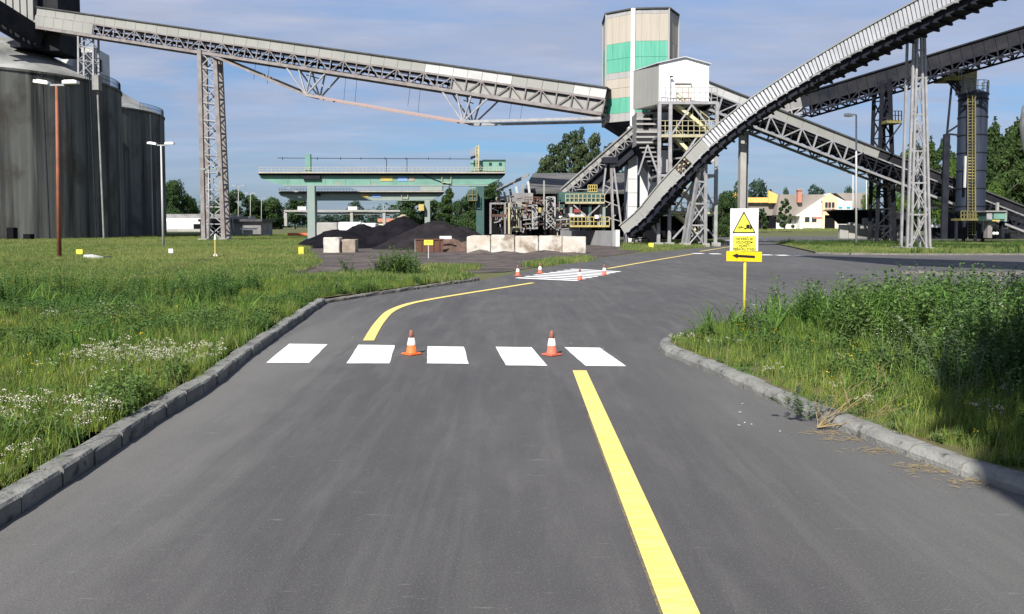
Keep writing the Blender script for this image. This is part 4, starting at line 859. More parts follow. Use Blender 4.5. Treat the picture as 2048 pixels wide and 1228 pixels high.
def heap(name, x, yb, Yc, rx, ry, h, m, label, cat, seed, peaks=None, kind=None, n=56):
    """pile of loose material: cone field with rounded peak and noise"""
    c = at(x, yb, Yc); vs = []; fs = []; R = np.random.default_rng(seed); ph = R.uniform(0, 6.28, 8)
    peaks = peaks or [(0, 0, 1, 1)]
    for j in range(n + 1):
        for i in range(n + 1):
            u, v = i / n * 2 - 1, j / n * 2 - 1; z = -.05
            for (px, py, pr, ph_) in peaks:
                d = math.hypot((u - px) / pr, (v - py) / pr); d = math.sqrt(d * d + .012); d *= 1 + .06 * math.sin(4 * math.atan2(v - py, u - px) + ph[0]) + .04 * math.sin(9 * math.atan2(v - py, u - px) + ph[1])
                z = max(z, ph_ * (1 - d) - .03 * math.exp(-d * 30))
            z += .016 * math.sin(u * 23 + ph[2]) * math.sin(v * 19 + ph[3]) + .01 * math.sin(u * 47 + ph[4]) * math.sin(v * 41 + ph[5]) + R.uniform(-.014, .014)
            vs.append((u * rx, v * ry, z * h if z > -.04 else -.2))
        if j:
            for i in range(n): k = j * (n + 1) + i; fs.append((k, k + 1, k - n, k - n - 1))
    me = bpy.data.meshes.new(name); me.from_pydata(vs, [], [f[::-1] for f in fs]); me.materials.append(m)
    for p in me.polygons: p.use_smooth = True
    o = bpy.data.objects.new(name, me); COL.objects.link(o); o.location = (c.x, Yc, 0); tag(o, label, cat); return o
heap('coal_heap', 752, 470, 64, 5.9, 6.5, 2.45, M['coal'], 'long low black coal heap behind the two loose blocks', 'coal heap', 1, [(-.55, 0, .50, .62), (-.2, .1, .6, .80), (.05, .1, .6, .76), (.36, -.05, .62, 1.08), (-.35, -.3, .5, .6)])
heap('coal_heap', 872, 470, 60, 4.8, 4.6, 2.25, M['coal_dusty'], 'tall pointed dusty coal heap in the middle of the yard', 'coal heap', 2, [(0, 0, .98, 1.0)])
heap('coal_heap', 925, 470, 63, 3.0, 3.0, 1.8, M['coal_dusty'], 'small dark coal heap half hidden at right of the pointed heap', 'coal heap', 3)
heap('sand_heap', 806, 470, 84, 3.0, 3.0, 3.1, M['sand'], 'tan sand heap behind the coal', 'sand heap', 4)
heap('soil_heap', 905, 470, 53, 2.0, 1.8, 1.0, mat('brown_soil', (.07, .045, .035), .95, (.13, .08, .06), 1.6, bump=.8, bscale=8), 'brown earth heap between rusty plate and the block wall', 'earth heap', 5, [(-.1, 0, .8, 1), (.4, 0, .6, .7)])
for k, (x, w) in enumerate(((1010, .8), (1090, .9), (1140, .6), (960, .6))): heap('soil_spill', x, 506, 49.15, w * 1.3, .55, .16 + .13 * (k % 2), M['yard'], 'low dark soil spill at foot of the ' + ('second', 'fourth', 'rightmost', 'leftmost cut-corner')[k] + ' wall block', 'earth heap', 20 + k, [(0, 0, .9, .8), (-.4, 0, .5, .5), (.45, 0, .5, .6)], n=24)['group'] = 'soil spills along the block wall'
for k, (x0, y0, x1, y1, lab) in enumerate(((633, 445, 675, 478, 'large grey concrete slab block behind the crane leg'), (676, 444, 722, 470, 'whitish rubble block behind the coal, next to the slab'), (722, 446, 752, 468, 'pale rubble block sloping behind the coal heap'))):
    rough_block(x0, y0, x1, y1, 91 - k, 2, M['concrete'] if k == 0 else M['concrete_white'], lab, 'concrete block', 'rubble blocks behind the coal', 30 + k)
sk = empty('steel_skip', tuple(at(860, 512, 51)), 'rusty brown steel plate skip standing before the coal heap', 'skip')
bx(sk, 'front_plate', 831, 479, 886, 511, 51, .06, M['rust']); bx(sk, 'side_plate', 829, 478, 831.5, 511, 51, 1.2, M['steel_rusty']); bx(sk, 'rim', 830, 477.5, 887, 480, 50.95, .12, M['rust'])
bx(sk, 'inner_plate', 879, 472, 903, 478, 51.6, .1, M['concrete_white'])
for k in range(4): bx(sk, 'stiffener', 842 + k * 12, 480, 843.5 + k * 12, 511, 50.93, .06, M['rust'])
def post_sign(name, x, yb, px0, y0, px1, y1, m, label, pm, marks=0):
    g = gp(x, yb); r = empty(name, (g.x, g.y, 0), label, 'sign'); t = at(x, y0 + 2, g.y)
    MB().tube((g.x, g.y, 0), (g.x, g.y, t.z), .025, n=8).build('post', pm, r); p = bx(r, 'panel', px0, y0, px1, y1, g.y - .04, .02, m)
    for k in range(marks):
        a, b = at(px0 + 4, y0 + 1.8 + k * 3.2, g.y - .05), at(px1 - 4, y0 + 2.6 + k * 3.2, g.y - .05); MB().box(((a.x + b.x) / 2, g.y - .046, (a.z + b.z) / 2), (abs(b.x - a.x), .004, abs(a.z - b.z))).build('lettering', M['steel_dark'], p)
post_sign('yard_sign', 857, 517, 848, 480, 866, 490, M['sign_yellow'], 'yellow notice on thin white post in front of the coal yard', M['sheet_bright'], 2)
post_sign('meadow_sign', 156, 516, 152, 499, 165, 508.5, M['sign_yellow'], 'small pale yellow sign in grass right of the red lamp post', M['sheet_bright'])
post_sign('meadow_sign', 341.5, 516, 337, 497.5, 346, 506, M['sign_white'], 'small white sign in the grass below the slim lamp post', M['sheet_bright'])
yb_ = empty('marker_box', tuple(gp(602, 515)), 'small yellow marker box on a slab at the meadow edge', 'box'); bx(yb_, 'box', 597, 494, 607, 512, gp(602, 515).y, .3, M['sign_yellow']); bx(yb_, 'slab', 588, 512, 612, 515.5, gp(602, 515).y - .2, .7, M['concrete'])
yb_ = empty('marker_box', tuple(gp(1302, 498)), 'tiny yellow marker box beside the foot of the ribbed conveyor', 'box'); bx(yb_, 'box', 1298, 486, 1307, 497, gp(1302, 498).y, .3, M['sign_yellow']); bx(yb_, 'slab', 1297, 496.5, 1308, 498.5, gp(1302, 498).y - .1, .5, M['concrete'])
hy = empty('hydrant_post', tuple(gp(431, 519)), 'thin yellow and white marker post standing in the meadow by the rails', 'post'); g = gp(431, 519)
MB().tube((g.x, g.y, 0), (g.x, g.y, .95), .045, n=10).build('post', M['yellow'], hy); MB().tube((g.x, g.y, .95), (g.x, g.y, 1.2), .06, .03, n=10).build('cap', M['sign_white'], hy)
MB().bar((g.x - .18, g.y, .02), (g.x, g.y, .3), .05).build('strut', M['sign_white'], hy); MB().bar((g.x + .18, g.y, .02), (g.x, g.y, .3), .05).build('strut', M['sign_white'], hy)
sl_ = empty('manhole_slab', tuple(gp(195, 524)), 'broken grey concrete slab lying in the meadow near red lamp post', 'slab')
MB().box(gp(188, 522) + Vector((0, 0, .18)), (.6, .7, .12), Matrix.Rotation(.2, 3, 'Y')).build('slab', M['concrete_white'], sl_); MB().box(gp(203, 523) + Vector((0, 0, .16)), (.6, .8, .1), Matrix.Rotation(-.12, 3, 'Y')).build('slab', M['concrete'], sl_)
rt = empty('railway_track', tuple(gp(350, 545)), kind='structure')
for (p, q) in (((262, 572), (432, 517)), ((330, 556), (452, 515)), ((40, 529), (262, 498)), ((90, 531), (300, 500))):
    obar(rt, 'rail', gp(*p) + Vector((0, 0, .11)), gp(*q) + Vector((0, 0, .11)), .08, M['rust'], .14)

# ---------------------------------------------------------------- lamp posts
def lamp2(px, yb, yt, m_pole, m_head, label, hw=1.0, Y=None, r0=.09):
    g = gp(px[1], yb) if Y is None else at(px[1], yb, Y); g.z = 0; t = at(px[0], yt, g.y)
    r = empty('lamp_post', tuple(g), label, 'lamp post', 'lamp posts of the plant')
    MB().tube(g, t, r0, r0 * .6, n=10).build('pole', m_pole, r, True)
    MB().bar(t + Vector((-.35 * hw, 0, .02)), t + Vector((.35 * hw, 0, .02)), .08).build('arm', M['lamp_grey'], r)
    for s in (-1, 1):
        c = t + Vector((s * .62 * hw, 0, .14)); R = Matrix.Rotation(s * -.08 + .06, 3, 'Y'); mb = MB(); mb.box(c, (.62 * hw, .3, .13), R); mb.box(c + Vector((-s * .03, 0, .07)), (.45 * hw, .22, .06), R)
        mb.build('lamp_head', m_head, r)
    return r
lamp2((113, 119), 522, 171, M['orange_pole'], M['lamp_white'], 'red-brown lamp post with two white heads before the front silo', 1.05, r0=.10)
lamp2((322, 327), 497, 291, M['sheet_bright'], M['lamp_white'], 'slim pale double lamp post before the second silo', 1.0)
far = [(477, 373, 140, 'double lamp post with dark heads, nearest right of the lattice tower'), (501, 388, 173, 'second in the row of distant double lamp posts'), (523, 398, 205, 'third in the row of distant double lamp posts'), (537, 408, 245, 'fourth in the row of distant double lamp posts'), (553, 413, 280, 'fifth in the row of distant double lamp posts'), (568, 421, 340, 'farthest lamp post of the row, by the crane end')]
for x, yt, Y, lab in far: lamp2((x, x - .5), 470, yt, M['sheet'], M['lamp_grey'], lab, 1.2, Y, .12)
lamp2((417, 419), 483, 341, M['steel'], M['crane_pale'], 'green-headed lamp post standing inside the rusty lattice tower', .9, 86.5)
lamp2((465, 467), 470, 432, M['steel'], M['sheet_old'], 'short lamp with flat grey heads by the dark shed', .8, 120)
def lamp1(px, yb, yt, Y, label, s=1.0):
    g = at(px, yb, Y); g.z = 0; t = at(px, yt, Y); r = empty('lamp_post', tuple(g), label, 'lamp post', 'lamp posts of the plant')
    MB().tube(g, t, .085, .06, n=10).build('pole', M['sheet_bright'], r, True); MB().tube(t + Vector((0, 0, -.03)), t + Vector((-.4 * s, 0, .02)), .045, n=8).build('arm', M['sheet_bright'], r)
    mb = MB(); mb.lathe((0, 0, 0), [(.02, -.5), (.16, -.4), (.2, 0), (.13, .38), (.02, .45)], 14); mb.v = [(t.x - .55 * s + v[2] * .75 * s, t.y + v[1] * .8, t.z - .04 + v[0] * .8) for v in mb.v]; mb.build('lamp_head', M['lamp_white'], r, True)
lamp1(1712.5, 495, 229, 61, 'tall grey single-arm lamp post on the right verge')
lamp1(1706, 470, 344, 105, 'smaller single-arm lamp post just left behind the tall one', 1)
lamp1(1733, 465, 354, 118, 'thin distant lamp post near the dark twin tower', .5)

# ---------------------------------------------------------------- gantry cranes
def crane(Y, S, ox, label, full=True):
    # picture layout of the near crane, re-used for the far one through a transform
    def A(x, y, dY=0.0):
        if full: return at(x, y, Y + dY)
        return at(558 + (x - 518) * (330 / 492), 383 + (y - 345) * (330 / 492), Y + dY * 1.2)
    r = empty('gantry_crane', (A(760, 345).x, Y, 0), label, 'gantry crane', 'green gantry cranes over the yard')
    def b(name, x0, y0, x1, y1, dY, dep, m): a, c = A(x0, y0, dY), A(x1, y1, dY); return MB().box(((a.x + c.x) / 2, a.y + dep / 2, (a.z + c.z) / 2), (abs(c.x - a.x), dep, abs(a.z - c.z))).build(name, m, r)
    gir = [(518, 350), (1009, 350), (1003, 356), (976, 369), (566, 371), (520, 357)]
    MB().prism([A(x, y) for x, y in gir], (0, .5, 0)).build('girder', M['crane'] if full else M['crane_pale'], r)
    MB().prism([A(x, y, 1.6) for x, y in gir], (0, .5, 0)).build('girder', M['crane'], r)
    b('lower_flange', 566, 369.5, 976, 372, -.06, .6, M['crane_pale'])
    b('walkway', 517, 343.5, 1010, 346.5, -.5, .9, M['deck']); b('walkway_rear', 517, 343.5, 1010, 346.5, 1.6, .9, M['deck']); b('walkway_shade_strip', 517, 346.5, 1010, 350, -.3, .35, M['void'])  # black strip below the deck stands for its overhang shade
    n = 54
    for k in range(n + 1):
        x = lerp(518, 966 if full else 1010, k / n); p = A(x, 344, -.48); q = A(x, 334.5, -.48); obar(r, 'rail_post', p, q, .035, M['deck'])
    for y in (334.5, 339): obar(r, 'handrail', A(518, y, -.48), A(1008, y, -.48), .035, M['deck']); obar(r, 'handrail', A(518, y, 2.4), A(1008, y, 2.4), .035, M['deck'])
    m_leg = M['crane_pale']
    for dY in (-.1, 1.7):
        a, c = A(614, 372, dY), A(629, 372, dY); MB().box(((a.x + c.x) / 2, a.y + .25, a.z / 2), (c.x - a.x - (.1 if dY > 0 else 0), .5, a.z)).build('leg', m_leg, r)
        a, c = A(952 if full else 952, 372, dY), A(968, 372, dY); MB().box(((a.x + c.x) / 2, a.y + .25, a.z / 2), (c.x - a.x, .5, a.z)).build('leg', M['teal_clad'] if False else mat('shaded_green_steel', (0.025, 0.075, 0.07), .6, (0.05, 0.10, 0.09), .8) if full else m_leg, r)  # right leg gets a darker green that carries its shade
    b('leg_collar', 605, 347, 640, 358, -.3, .3, M['steel_dark'])
    a = A(622, 480, -.3); 
    if full:
        MB().box((a.x, Y + .6, .35), (1.0, 3.4, .35)).build('bogie', M['teal_dark'], r)
        for dY in (-.6, .5, 1.7): MB().tube((a.x - .15, Y + dY, .22), (a.x + .25, Y + dY, .22), .2, n=14).build('wheel', M['steel_dark'], r)
        b('mast', 610, 308, 621, 347, -.2, .4, M['crane']); 
        for k in range(6): x = 560 + k * 70; 
        obar(r, 'overhead_cable', A(555, 316), A(945, 318), .05, M['steel_dark'])
        for x in (773, 814): obar(r, 'cable_post', A(x, 317), A(x, 345), .05, M['steel_dark'])
        for x in (565, 635, 681, 722, 770, 812, 857, 900): obar(r, 'cable_clip', A(x, 314.5), A(x, 319.5), .05, M['steel_dark'])
        b('machine_house', 966, 320.5, 1010, 342, .3, 1.6, M['crane']); b('machine_house', 941, 321, 966, 342, .4, 1.2, M['crane']); b('house_roof', 965, 319, 1011, 321, .2, 1.8, M['teal_dark'])
        for x in (978, 998): b('window', x, 325, x + 5.5, 331, .26, .06, M['glass'])
        for k in range(9): x = 966 + k * 5.4; obar(r, 'rail_post', A(x, 343, -.48), A(x, 334, -.48), .035, M['yellow_pale'])
        # lattice sign frame over the trolley
        obar(r, 'frame_post', A(957, 343, -.3), A(957, 290, -.3), .13, M['yellow_pale']); obar(r, 'frame_post', A(952, 343, -.3), A(952, 292, -.3), .08, M['yellow_pale'])
        for y in range(294, 342, 6): obar(r, 'rung', A(952, y, -.3), A(957, y, -.3), .05, M['yellow_pale'])
        for k in range(5): x = 942 + k * 2.8; obar(r, 'frame_post', A(x, 316 - k, -.2), A(x, 299 - k, -.2), .06, M['sheet'])
        obar(r, 'frame_beam', A(941, 299, -.2), A(957, 294, -.2), .08, M['sheet']); obar(r, 'frame_beam', A(941, 308, -.2), A(957, 303, -.2), .08, M['sheet']); obar(r, 'frame_beam', A(941, 316, -.2), A(957, 311, -.2), .2, M['steel_dark'])
        for (x0, x1, m) in ((761, 785, 'yellow'), (796, 815, 'blue'), (818, 829, 'sand')):
            b('plate', x0, 352.5, x1, 362, -.04, .035, M[m])
        obar(r, 'shadow_line', A(840, 348, -.05), A(905, 372, -.05), .06, M['steel_dark'])  # dark bar stands for a shadow line across the girder
        for x0, x1 in ((884, 902),):
            for (p, q) in (((x0, 348), (x1, 348)), ((x0, 365), (x1, 365)), ((x0, 348), (x0, 365)), ((x1, 348), (x1, 365))): obar(r, 'inspection_frame', A(*p, -.15), A(*q, -.15), .05, M['yellow_pale'])
        cab = b('cab', 938, 380, 953, 400, -.8, 1.1, M['teal_dark'])
        for (p, q) in (((936, 378), (936, 401)), ((954, 378), (954, 401)), ((936, 401), (954, 401)), ((936, 390), (954, 390)), ((945, 378), (945, 401))): obar(r, 'cab_frame', A(*p, -.9), A(*q, -.9), .06, M['yellow_dark'])
        MB().prism([A(936, 371), A(952, 371), A(952, 377), A(944, 377)], (0, .4, 0)).build('gusset', M['crane'], r)
        for x in (650, 690, 575, 740): obar(r, 'rib', A(x, 351, -.02), A(x, 369, -.02), .04, M['crane_pale'])
    else:
        b('plate', 761, 353, 785, 363, -.04, .035, M['yellow']); b('plate', 796, 353, 822, 362, -.04, .035, M['blue']); b('machine_house', 940, 322, 1005, 343, .3, 1.6, M['crane_pale'])
        b('cab', 934, 383, 950, 402, -.8, 1.0, M['yellow'])
        for x0, x1 in ((884, 902),):
            for (p, q) in (((x0, 348), (x1, 348)), ((x0, 365), (x1, 365)), ((x0, 348), (x0, 365)), ((x1, 348), (x1, 365))): obar(r, 'inspection_frame', A(*p, -.15), A(*q, -.15), .07, M['yellow_pale'])
    return r
crane(72, 1, 0, 'near mint-green gantry crane with cabin house above the coal heaps', True)
crane(104, 1, 0, 'farther green gantry crane seen beneath the beam of the near one', False)
r = empty('crane_runway', tuple(at(680, 445, 160)), 'far pale concrete crane runway beam with two boxes on top', 'crane runway')
bx(r, 'beam', 568, 420, 800, 423.5, 160, 1, M['concrete']); bx(r, 'lower_beam', 590, 425, 790, 429, 160.5, 1, M['grey_wall']); bx(r, 'box', 595, 413, 612, 420, 160, 2, M['concrete_white']); bx(r, 'box', 696, 413, 714, 420, 160, 2, M['concrete_white'])
for x in (568, 765, 700): bx(r, 'column', x, 423.5, x + 6, 452, 160.2, .8, M['concrete'])
bx(r, 'column', 766, 408, 768, 420, 160.2, .3, M['steel'])

# ---------------------------------------------------------------- screening plant with yellow platforms
def plant():
    r = empty('screening_plant', tuple(gp(1150, 487)), 'cluttered screening plant with yellow railed platforms and white lattice masts', 'machinery')
    def rail(x0, x1, yt, yb, Y, m, n, dep=1.6):
        for y in (yt, (yt + yb) / 2): obar(r, 'handrail', at(x0, y, Y), at(x1, y, Y), .055, m)
        bx(r, 'platform', x0, yb - 1.5, x1, yb + 2.2, Y, dep, m)
        for k in range(n + 1): x = lerp(x0, x1, k / n); obar(r, 'rail_post', at(x, yt, Y), at(x, yb, Y), .055, m)
        obar(r, 'handrail', at(x0, yt, Y + dep), at(x1, yt, Y + dep), .05, m)
    Y = 69
    bx(r, 'bin', 1118, 384, 1205, 404, Y + .4, 2.5, M['teal_dark']); rail(1131, 1209, 388, 405, Y, M['yellow_pale'], 9, 2.6)
    rail(1176, 1194, 370, 384, Y + .5, M['yellow'], 4); obar(r, 'handrail', at(1153, 379, Y), at(1178, 379, Y), .05, M['sheet'])
    rail(1140, 1219, 434, 452, Y - .5, M['yellow'], 10, 1.8); rail(1112, 1133, 436, 451, Y - .6, M['yellow_pale'], 4, 1)
    rail(1050, 1086, 394, 405, Y - .2, M['rust'], 6, 1.4); rail(1012, 1046, 416, 440, Y - .8, M['yellow_pale'], 6, 1.2)
    for x in (1142, 1208, 1180): bx(r, 'support_leg', x - 2.5, 407, x + 2.5, 462, Y + .3, .3, M['crane_pale'] if x != 1180 else M['teal_dark'])
    for p, q in (((1147, 410), (1172, 432)), ((1200, 410), (1176, 432)), ((1128, 415), (1137, 450)), ((1176, 432), (1176, 455))): obar(r, 'brace', at(*p, Y), at(*q, Y), .1, M['steel'])
    bx(r, 'crusher', 1126, 427, 1170, 434, Y, 1.4, M['sheet_bright']); bx(r, 'motor', 1148, 418, 1160, 425, Y - .2, .8, mat('red_motor', (.25, .05, .04), .6)); bx(r, 'cabinet', 1190, 430, 1197, 437, Y - .8, .4, M['white_clad'])
    def mast(x0, x1, yt, yb, Yq, m, nb, w=.12):
        B = rect(at(x0, yb, Yq), at(x1, yb, Yq), .9); T = rect(at(x0, yt, Yq), at(x1, yt, Yq), .9)
        for p, q in zip(B, T): obar(r, 'mast_leg', p, q, w, m)
        for i in range(nb):
            for k in (0, 1, 2, 3):
                a, b_, c, d = lerp(B[k], T[k], i / nb), lerp(B[(k + 1) % 4], T[(k + 1) % 4], i / nb), lerp(B[k], T[k], (i + 1) / nb), lerp(B[(k + 1) % 4], T[(k + 1) % 4], (i + 1) / nb)
                if k in (0, 2): obar(r, 'brace', a, d, .06, m); obar(r, 'brace', b_, c, .06, m); obar(r, 'brace', c, d, .07, m)
    mast(1093, 1110, 394, 458, 67, M['grey_clad'], 4, .10); mast(1065, 1074, 410, 458, 67, M['grey_clad'], 4, .10)
    obar(r, 'mast', at(1088, 361, 67.5), at(1088, 460, 67.5), .12, M['sheet'])
    bx(r, 'chute', 1024, 386, 1066, 404, 70, 2, M['sheet_old']); bx(r, 'drum', 1020, 403, 1044, 414, 69, 1.5, M['steel_rusty']); bx(r, 'machine', 1046, 410, 1066, 436, 69, 1.5, M['rust']); bx(r, 'machine', 1058, 400, 1064, 410, 68.4, 1.5, M['steel_rusty'])
    bx(r, 'pale_tank', 1077, 415, 1086, 425, 68, .7, M['yellow']); bx(r, 'cabinet', 1118, 432, 1124, 436, 67.4, .4, M['white_clad'])
    # rusty frame at left with curved chute
    for x in (981, 1010, 1018): obar(r, 'frame_post', at(x, 406, 66.5), at(x, 468, 66.5), .16, M['steel_rusty'] if x != 1018 else M['yellow_pale'])
    obar(r, 'frame_beam', at(980, 407, 66.5), at(1012, 407, 66.5), .14, M['steel_rusty']); obar(r, 'frame_beam', at(982, 431, 66.5), at(1012, 431, 66.5), .2, M['rust'])
    bx(r, 'dark_bin', 983, 432, 1060, 468, 68.8, 2, M['void']); mb = MB(); c0 = None
    for k in range(8):
        a = k / 7 * 1.4; p = at(988 + 16 * math.sin(a), 445 - 12 * (1 - math.cos(a)) * 1.0, 66.6)
        if c0 is not None: mb.bar(c0, p, .5, .08)
        c0 = p
    mb.build('curved_chute', M['sheet'], r)
    for k in range(5): obar(r, 'pipe', at(1025 + 4 * k, 418, 67.5), at(1026 + 4 * k, 464, 67.5), .09, (M['sheet'], M['steel_rusty'], M['yellow_pale'])[k % 3])
    for k, (x0, x1, y0, y1) in enumerate(((1046, 1062, 440, 458), (1066, 1076, 436, 458), (1112, 1138, 440, 459))):
        for j in range(3): obar(r, 'pipe', at(x0, lerp(y0, y1, j / 2), 66.7), at(x1, lerp(y0, y1, j / 2) - 2, 66.7), .08, (M['steel'], M['steel_rusty'], M['sheet_old'])[j])
    rr = random.Random(5)
    for k in range(105):
        x, y = rr.uniform(985, 1130), rr.uniform(392, 458); l = rr.uniform(6, 22); v = rr.random() < .55
        obar(r, 'pipe', at(x, y, 66 + rr.uniform(0, 3)), at(x + (rr.uniform(-2, 2) if v else l), y + (l if v else rr.uniform(-6, 6)), 66 + rr.uniform(0, 3)), rr.choice((.05, .07, .12)), rr.choice((M['steel'], M['steel_rusty'], M['yellow_pale'], M['steel_dark'], M['sheet_old'], M['rust'], M['steel_dark'])))
    for k in range(26): x, y = rr.uniform(985, 1130), rr.uniform(405, 452); bx(r, 'gearbox', x, y, x + rr.uniform(4, 11), y + rr.uniform(4, 9), 67 + rr.uniform(0, 2), .6, rr.choice((M['steel_rusty'], M['rust'], M['steel_dark'], M['teal_dark'], M['sheet_old'], M['steel_dark'])))
plant()
tp = empty('tripod_pylon', tuple(gp(1220, 485)), 'slender dark tripod pylon holding the steep gallery', 'support tower')
for p, q in (((1213, 322), (1197, 458)), ((1221, 322), (1225, 462)), ((1226, 322), (1242, 448)), ((1223, 330), (1227, 462))): obar(tp, 'leg', at(*p, 70), at(*q, 70), .14, M['steel'] if q[0] != 1225 else M['steel_rusty'])
for y, x0, x1 in ((370, 1208, 1232), (400, 1204, 1236), (430, 1200, 1239)): obar(tp, 'brace', at(x0, y, 70), at(x1, y + 12, 70), .08, M['steel']); obar(tp, 'brace', at(x0, y + 22, 70), at(x1 - 8, y, 70), .08, M['steel'])
bx(tp, 'head', 1207, 314, 1236, 326, 69.5, 1.6, M['steel_dark'])

def hall(name, label, front, ridge_y, mr, mw, Y, dep):
    pass
h = empty('storage_hall', tuple(gp(1150, 480)), 'dark storage hall with sagging grey roof behind the screening plant', 'building')
A_, B_, C_, D_ = at(1047, 384, 78), at(1262, 384, 78), at(1262, 349, 92), at(1066, 349, 92)
MB().prism([A_, B_, C_, D_], (0, 0, .15)).build('roof', mat('hall_roof', (.12, .115, .11), .9, (.07, .07, .072), .5), h)
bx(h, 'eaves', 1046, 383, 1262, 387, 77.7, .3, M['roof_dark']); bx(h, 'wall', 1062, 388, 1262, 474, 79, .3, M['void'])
for k in range(9): bx(h, 'column', 1070 + k * 22, 388, 1073 + k * 22, 474, 78.6, .4, M['dusty_shaded_black'])
E_, F_ = at(1047, 384, 78), at(1066, 349, 92); MB().add([E_, F_, at(1060, 352, 95), at(1047, 450, 78), at(1062, 450, 92)], [(0, 1, 4, 3)]).build('gable', M['dusty_shaded_black'], h)
h2 = empty('ruined_roof', tuple(gp(1020, 482)), 'ruined lean-to with broken grey roof sheets beside the gantry crane', 'building')
for k in range(5):
    x0, x1 = 990 + k * 13, 1004 + k * 13; y0, y1 = 386 - k * 6.5, 380 - k * 6.5
    MB().prism([at(x0, y0, 74), at(x1, y1, 74), at(x1 + 3, y1 - 6, 78), at(x0 + 3, y0 - 6, 78)], (0, 0, .1)).build('roof_sheet', (M['sheet_old'], M['dusty_shaded_black'])[k == 3], h2)
for k in range(6): x = 996 + k * 12; obar(h2, 'rafter', at(x, 388 - k * 5, 74.2), at(x + 4, 404 - k * 2, 74.2), .2, M['sheet_bright'] if k % 2 else M['sheet_old']); obar(h2, 'post', at(x, 400, 74.3), at(x, 470, 74.3), .14, M['steel_dark'])
obar(h2, 'beam', at(1000, 396, 74.1), at(1062, 388, 74.1), .25, M['sheet']); bx(h2, 'back_wall', 975, 400, 1062, 474, 76, .2, M['void'])
bx(h2, 'side_wall', 968, 398, 990, 474, 75, .2, M['dusty_shaded_black'])

# ---------------------------------------------------------------- right side plant
tw = empty('twin_tower', tuple(gp(1772, 485)), 'steel support tower, coloured dark for shade, with side platform under black gallery', 'support tower')
Bs = [at(1753, 480, 78), at(1790, 480, 78)]; Ts = [at(1765, 160, 73), at(1779, 157, 73)]
for p in Bs: p.z = 0
BB, TT_ = rect(Bs[0], Bs[1], 1.6), rect(Ts[0], Ts[1], 1.6)
for p, q in zip(BB, TT_): obar(tw, 'leg', p, q, .34, M['steel_dark'])  # shade is carried by the dark steel colour of this tower
for i in range(9):
    for k in (0, 2):
        a, b_, c, d = lerp(BB[k], TT_[k], i / 9), lerp(BB[(k + 1) % 4], TT_[(k + 1) % 4], i / 9), lerp(BB[k], TT_[k], (i + 1) / 9), lerp(BB[(k + 1) % 4], TT_[(k + 1) % 4], (i + 1) / 9)
        obar(tw, 'brace', a, d, .1, M['steel_dark']); obar(tw, 'brace', b_, c, .1, M['steel_dark']); obar(tw, 'crossbeam', c, d, .1, M['steel_dark'])
bx(tw, 'duct', 1775, 160, 1783, 245, 74, .5, M['steel_dark']); bx(tw, 'platform', 1774, 240, 1804, 246, 73, 1.5, M['yellow_dark'])
for k in range(5): x = 1778 + k * 6.3; obar(tw, 'rail_post', at(x, 222, 73), at(x, 241, 73), .07, M['steel_dark'])
for y in (222, 231): obar(tw, 'handrail', at(1778, y, 73), at(1804, y, 73), .06, M['steel_dark'])
obar(tw, 'brace', at(1803, 247, 73), at(1776, 284, 73), .1, M['steel_dark']); bx(tw, 'concrete_leg', 1776, 350, 1783, 480, 79.5, .8, M['concrete'])
cp = empty('concrete_pillar', tuple(gp(1488, 478)), 'pale split concrete pillar behind the warning sign holding the down-going gallery', 'pillar')
bx(cp, 'pillar', 1482, 265, 1490.5, 478, 74, .8, M['concrete']); bx(cp, 'pillar', 1491, 262, 1494.5, 478, 75, .8, M['grey_wall'])

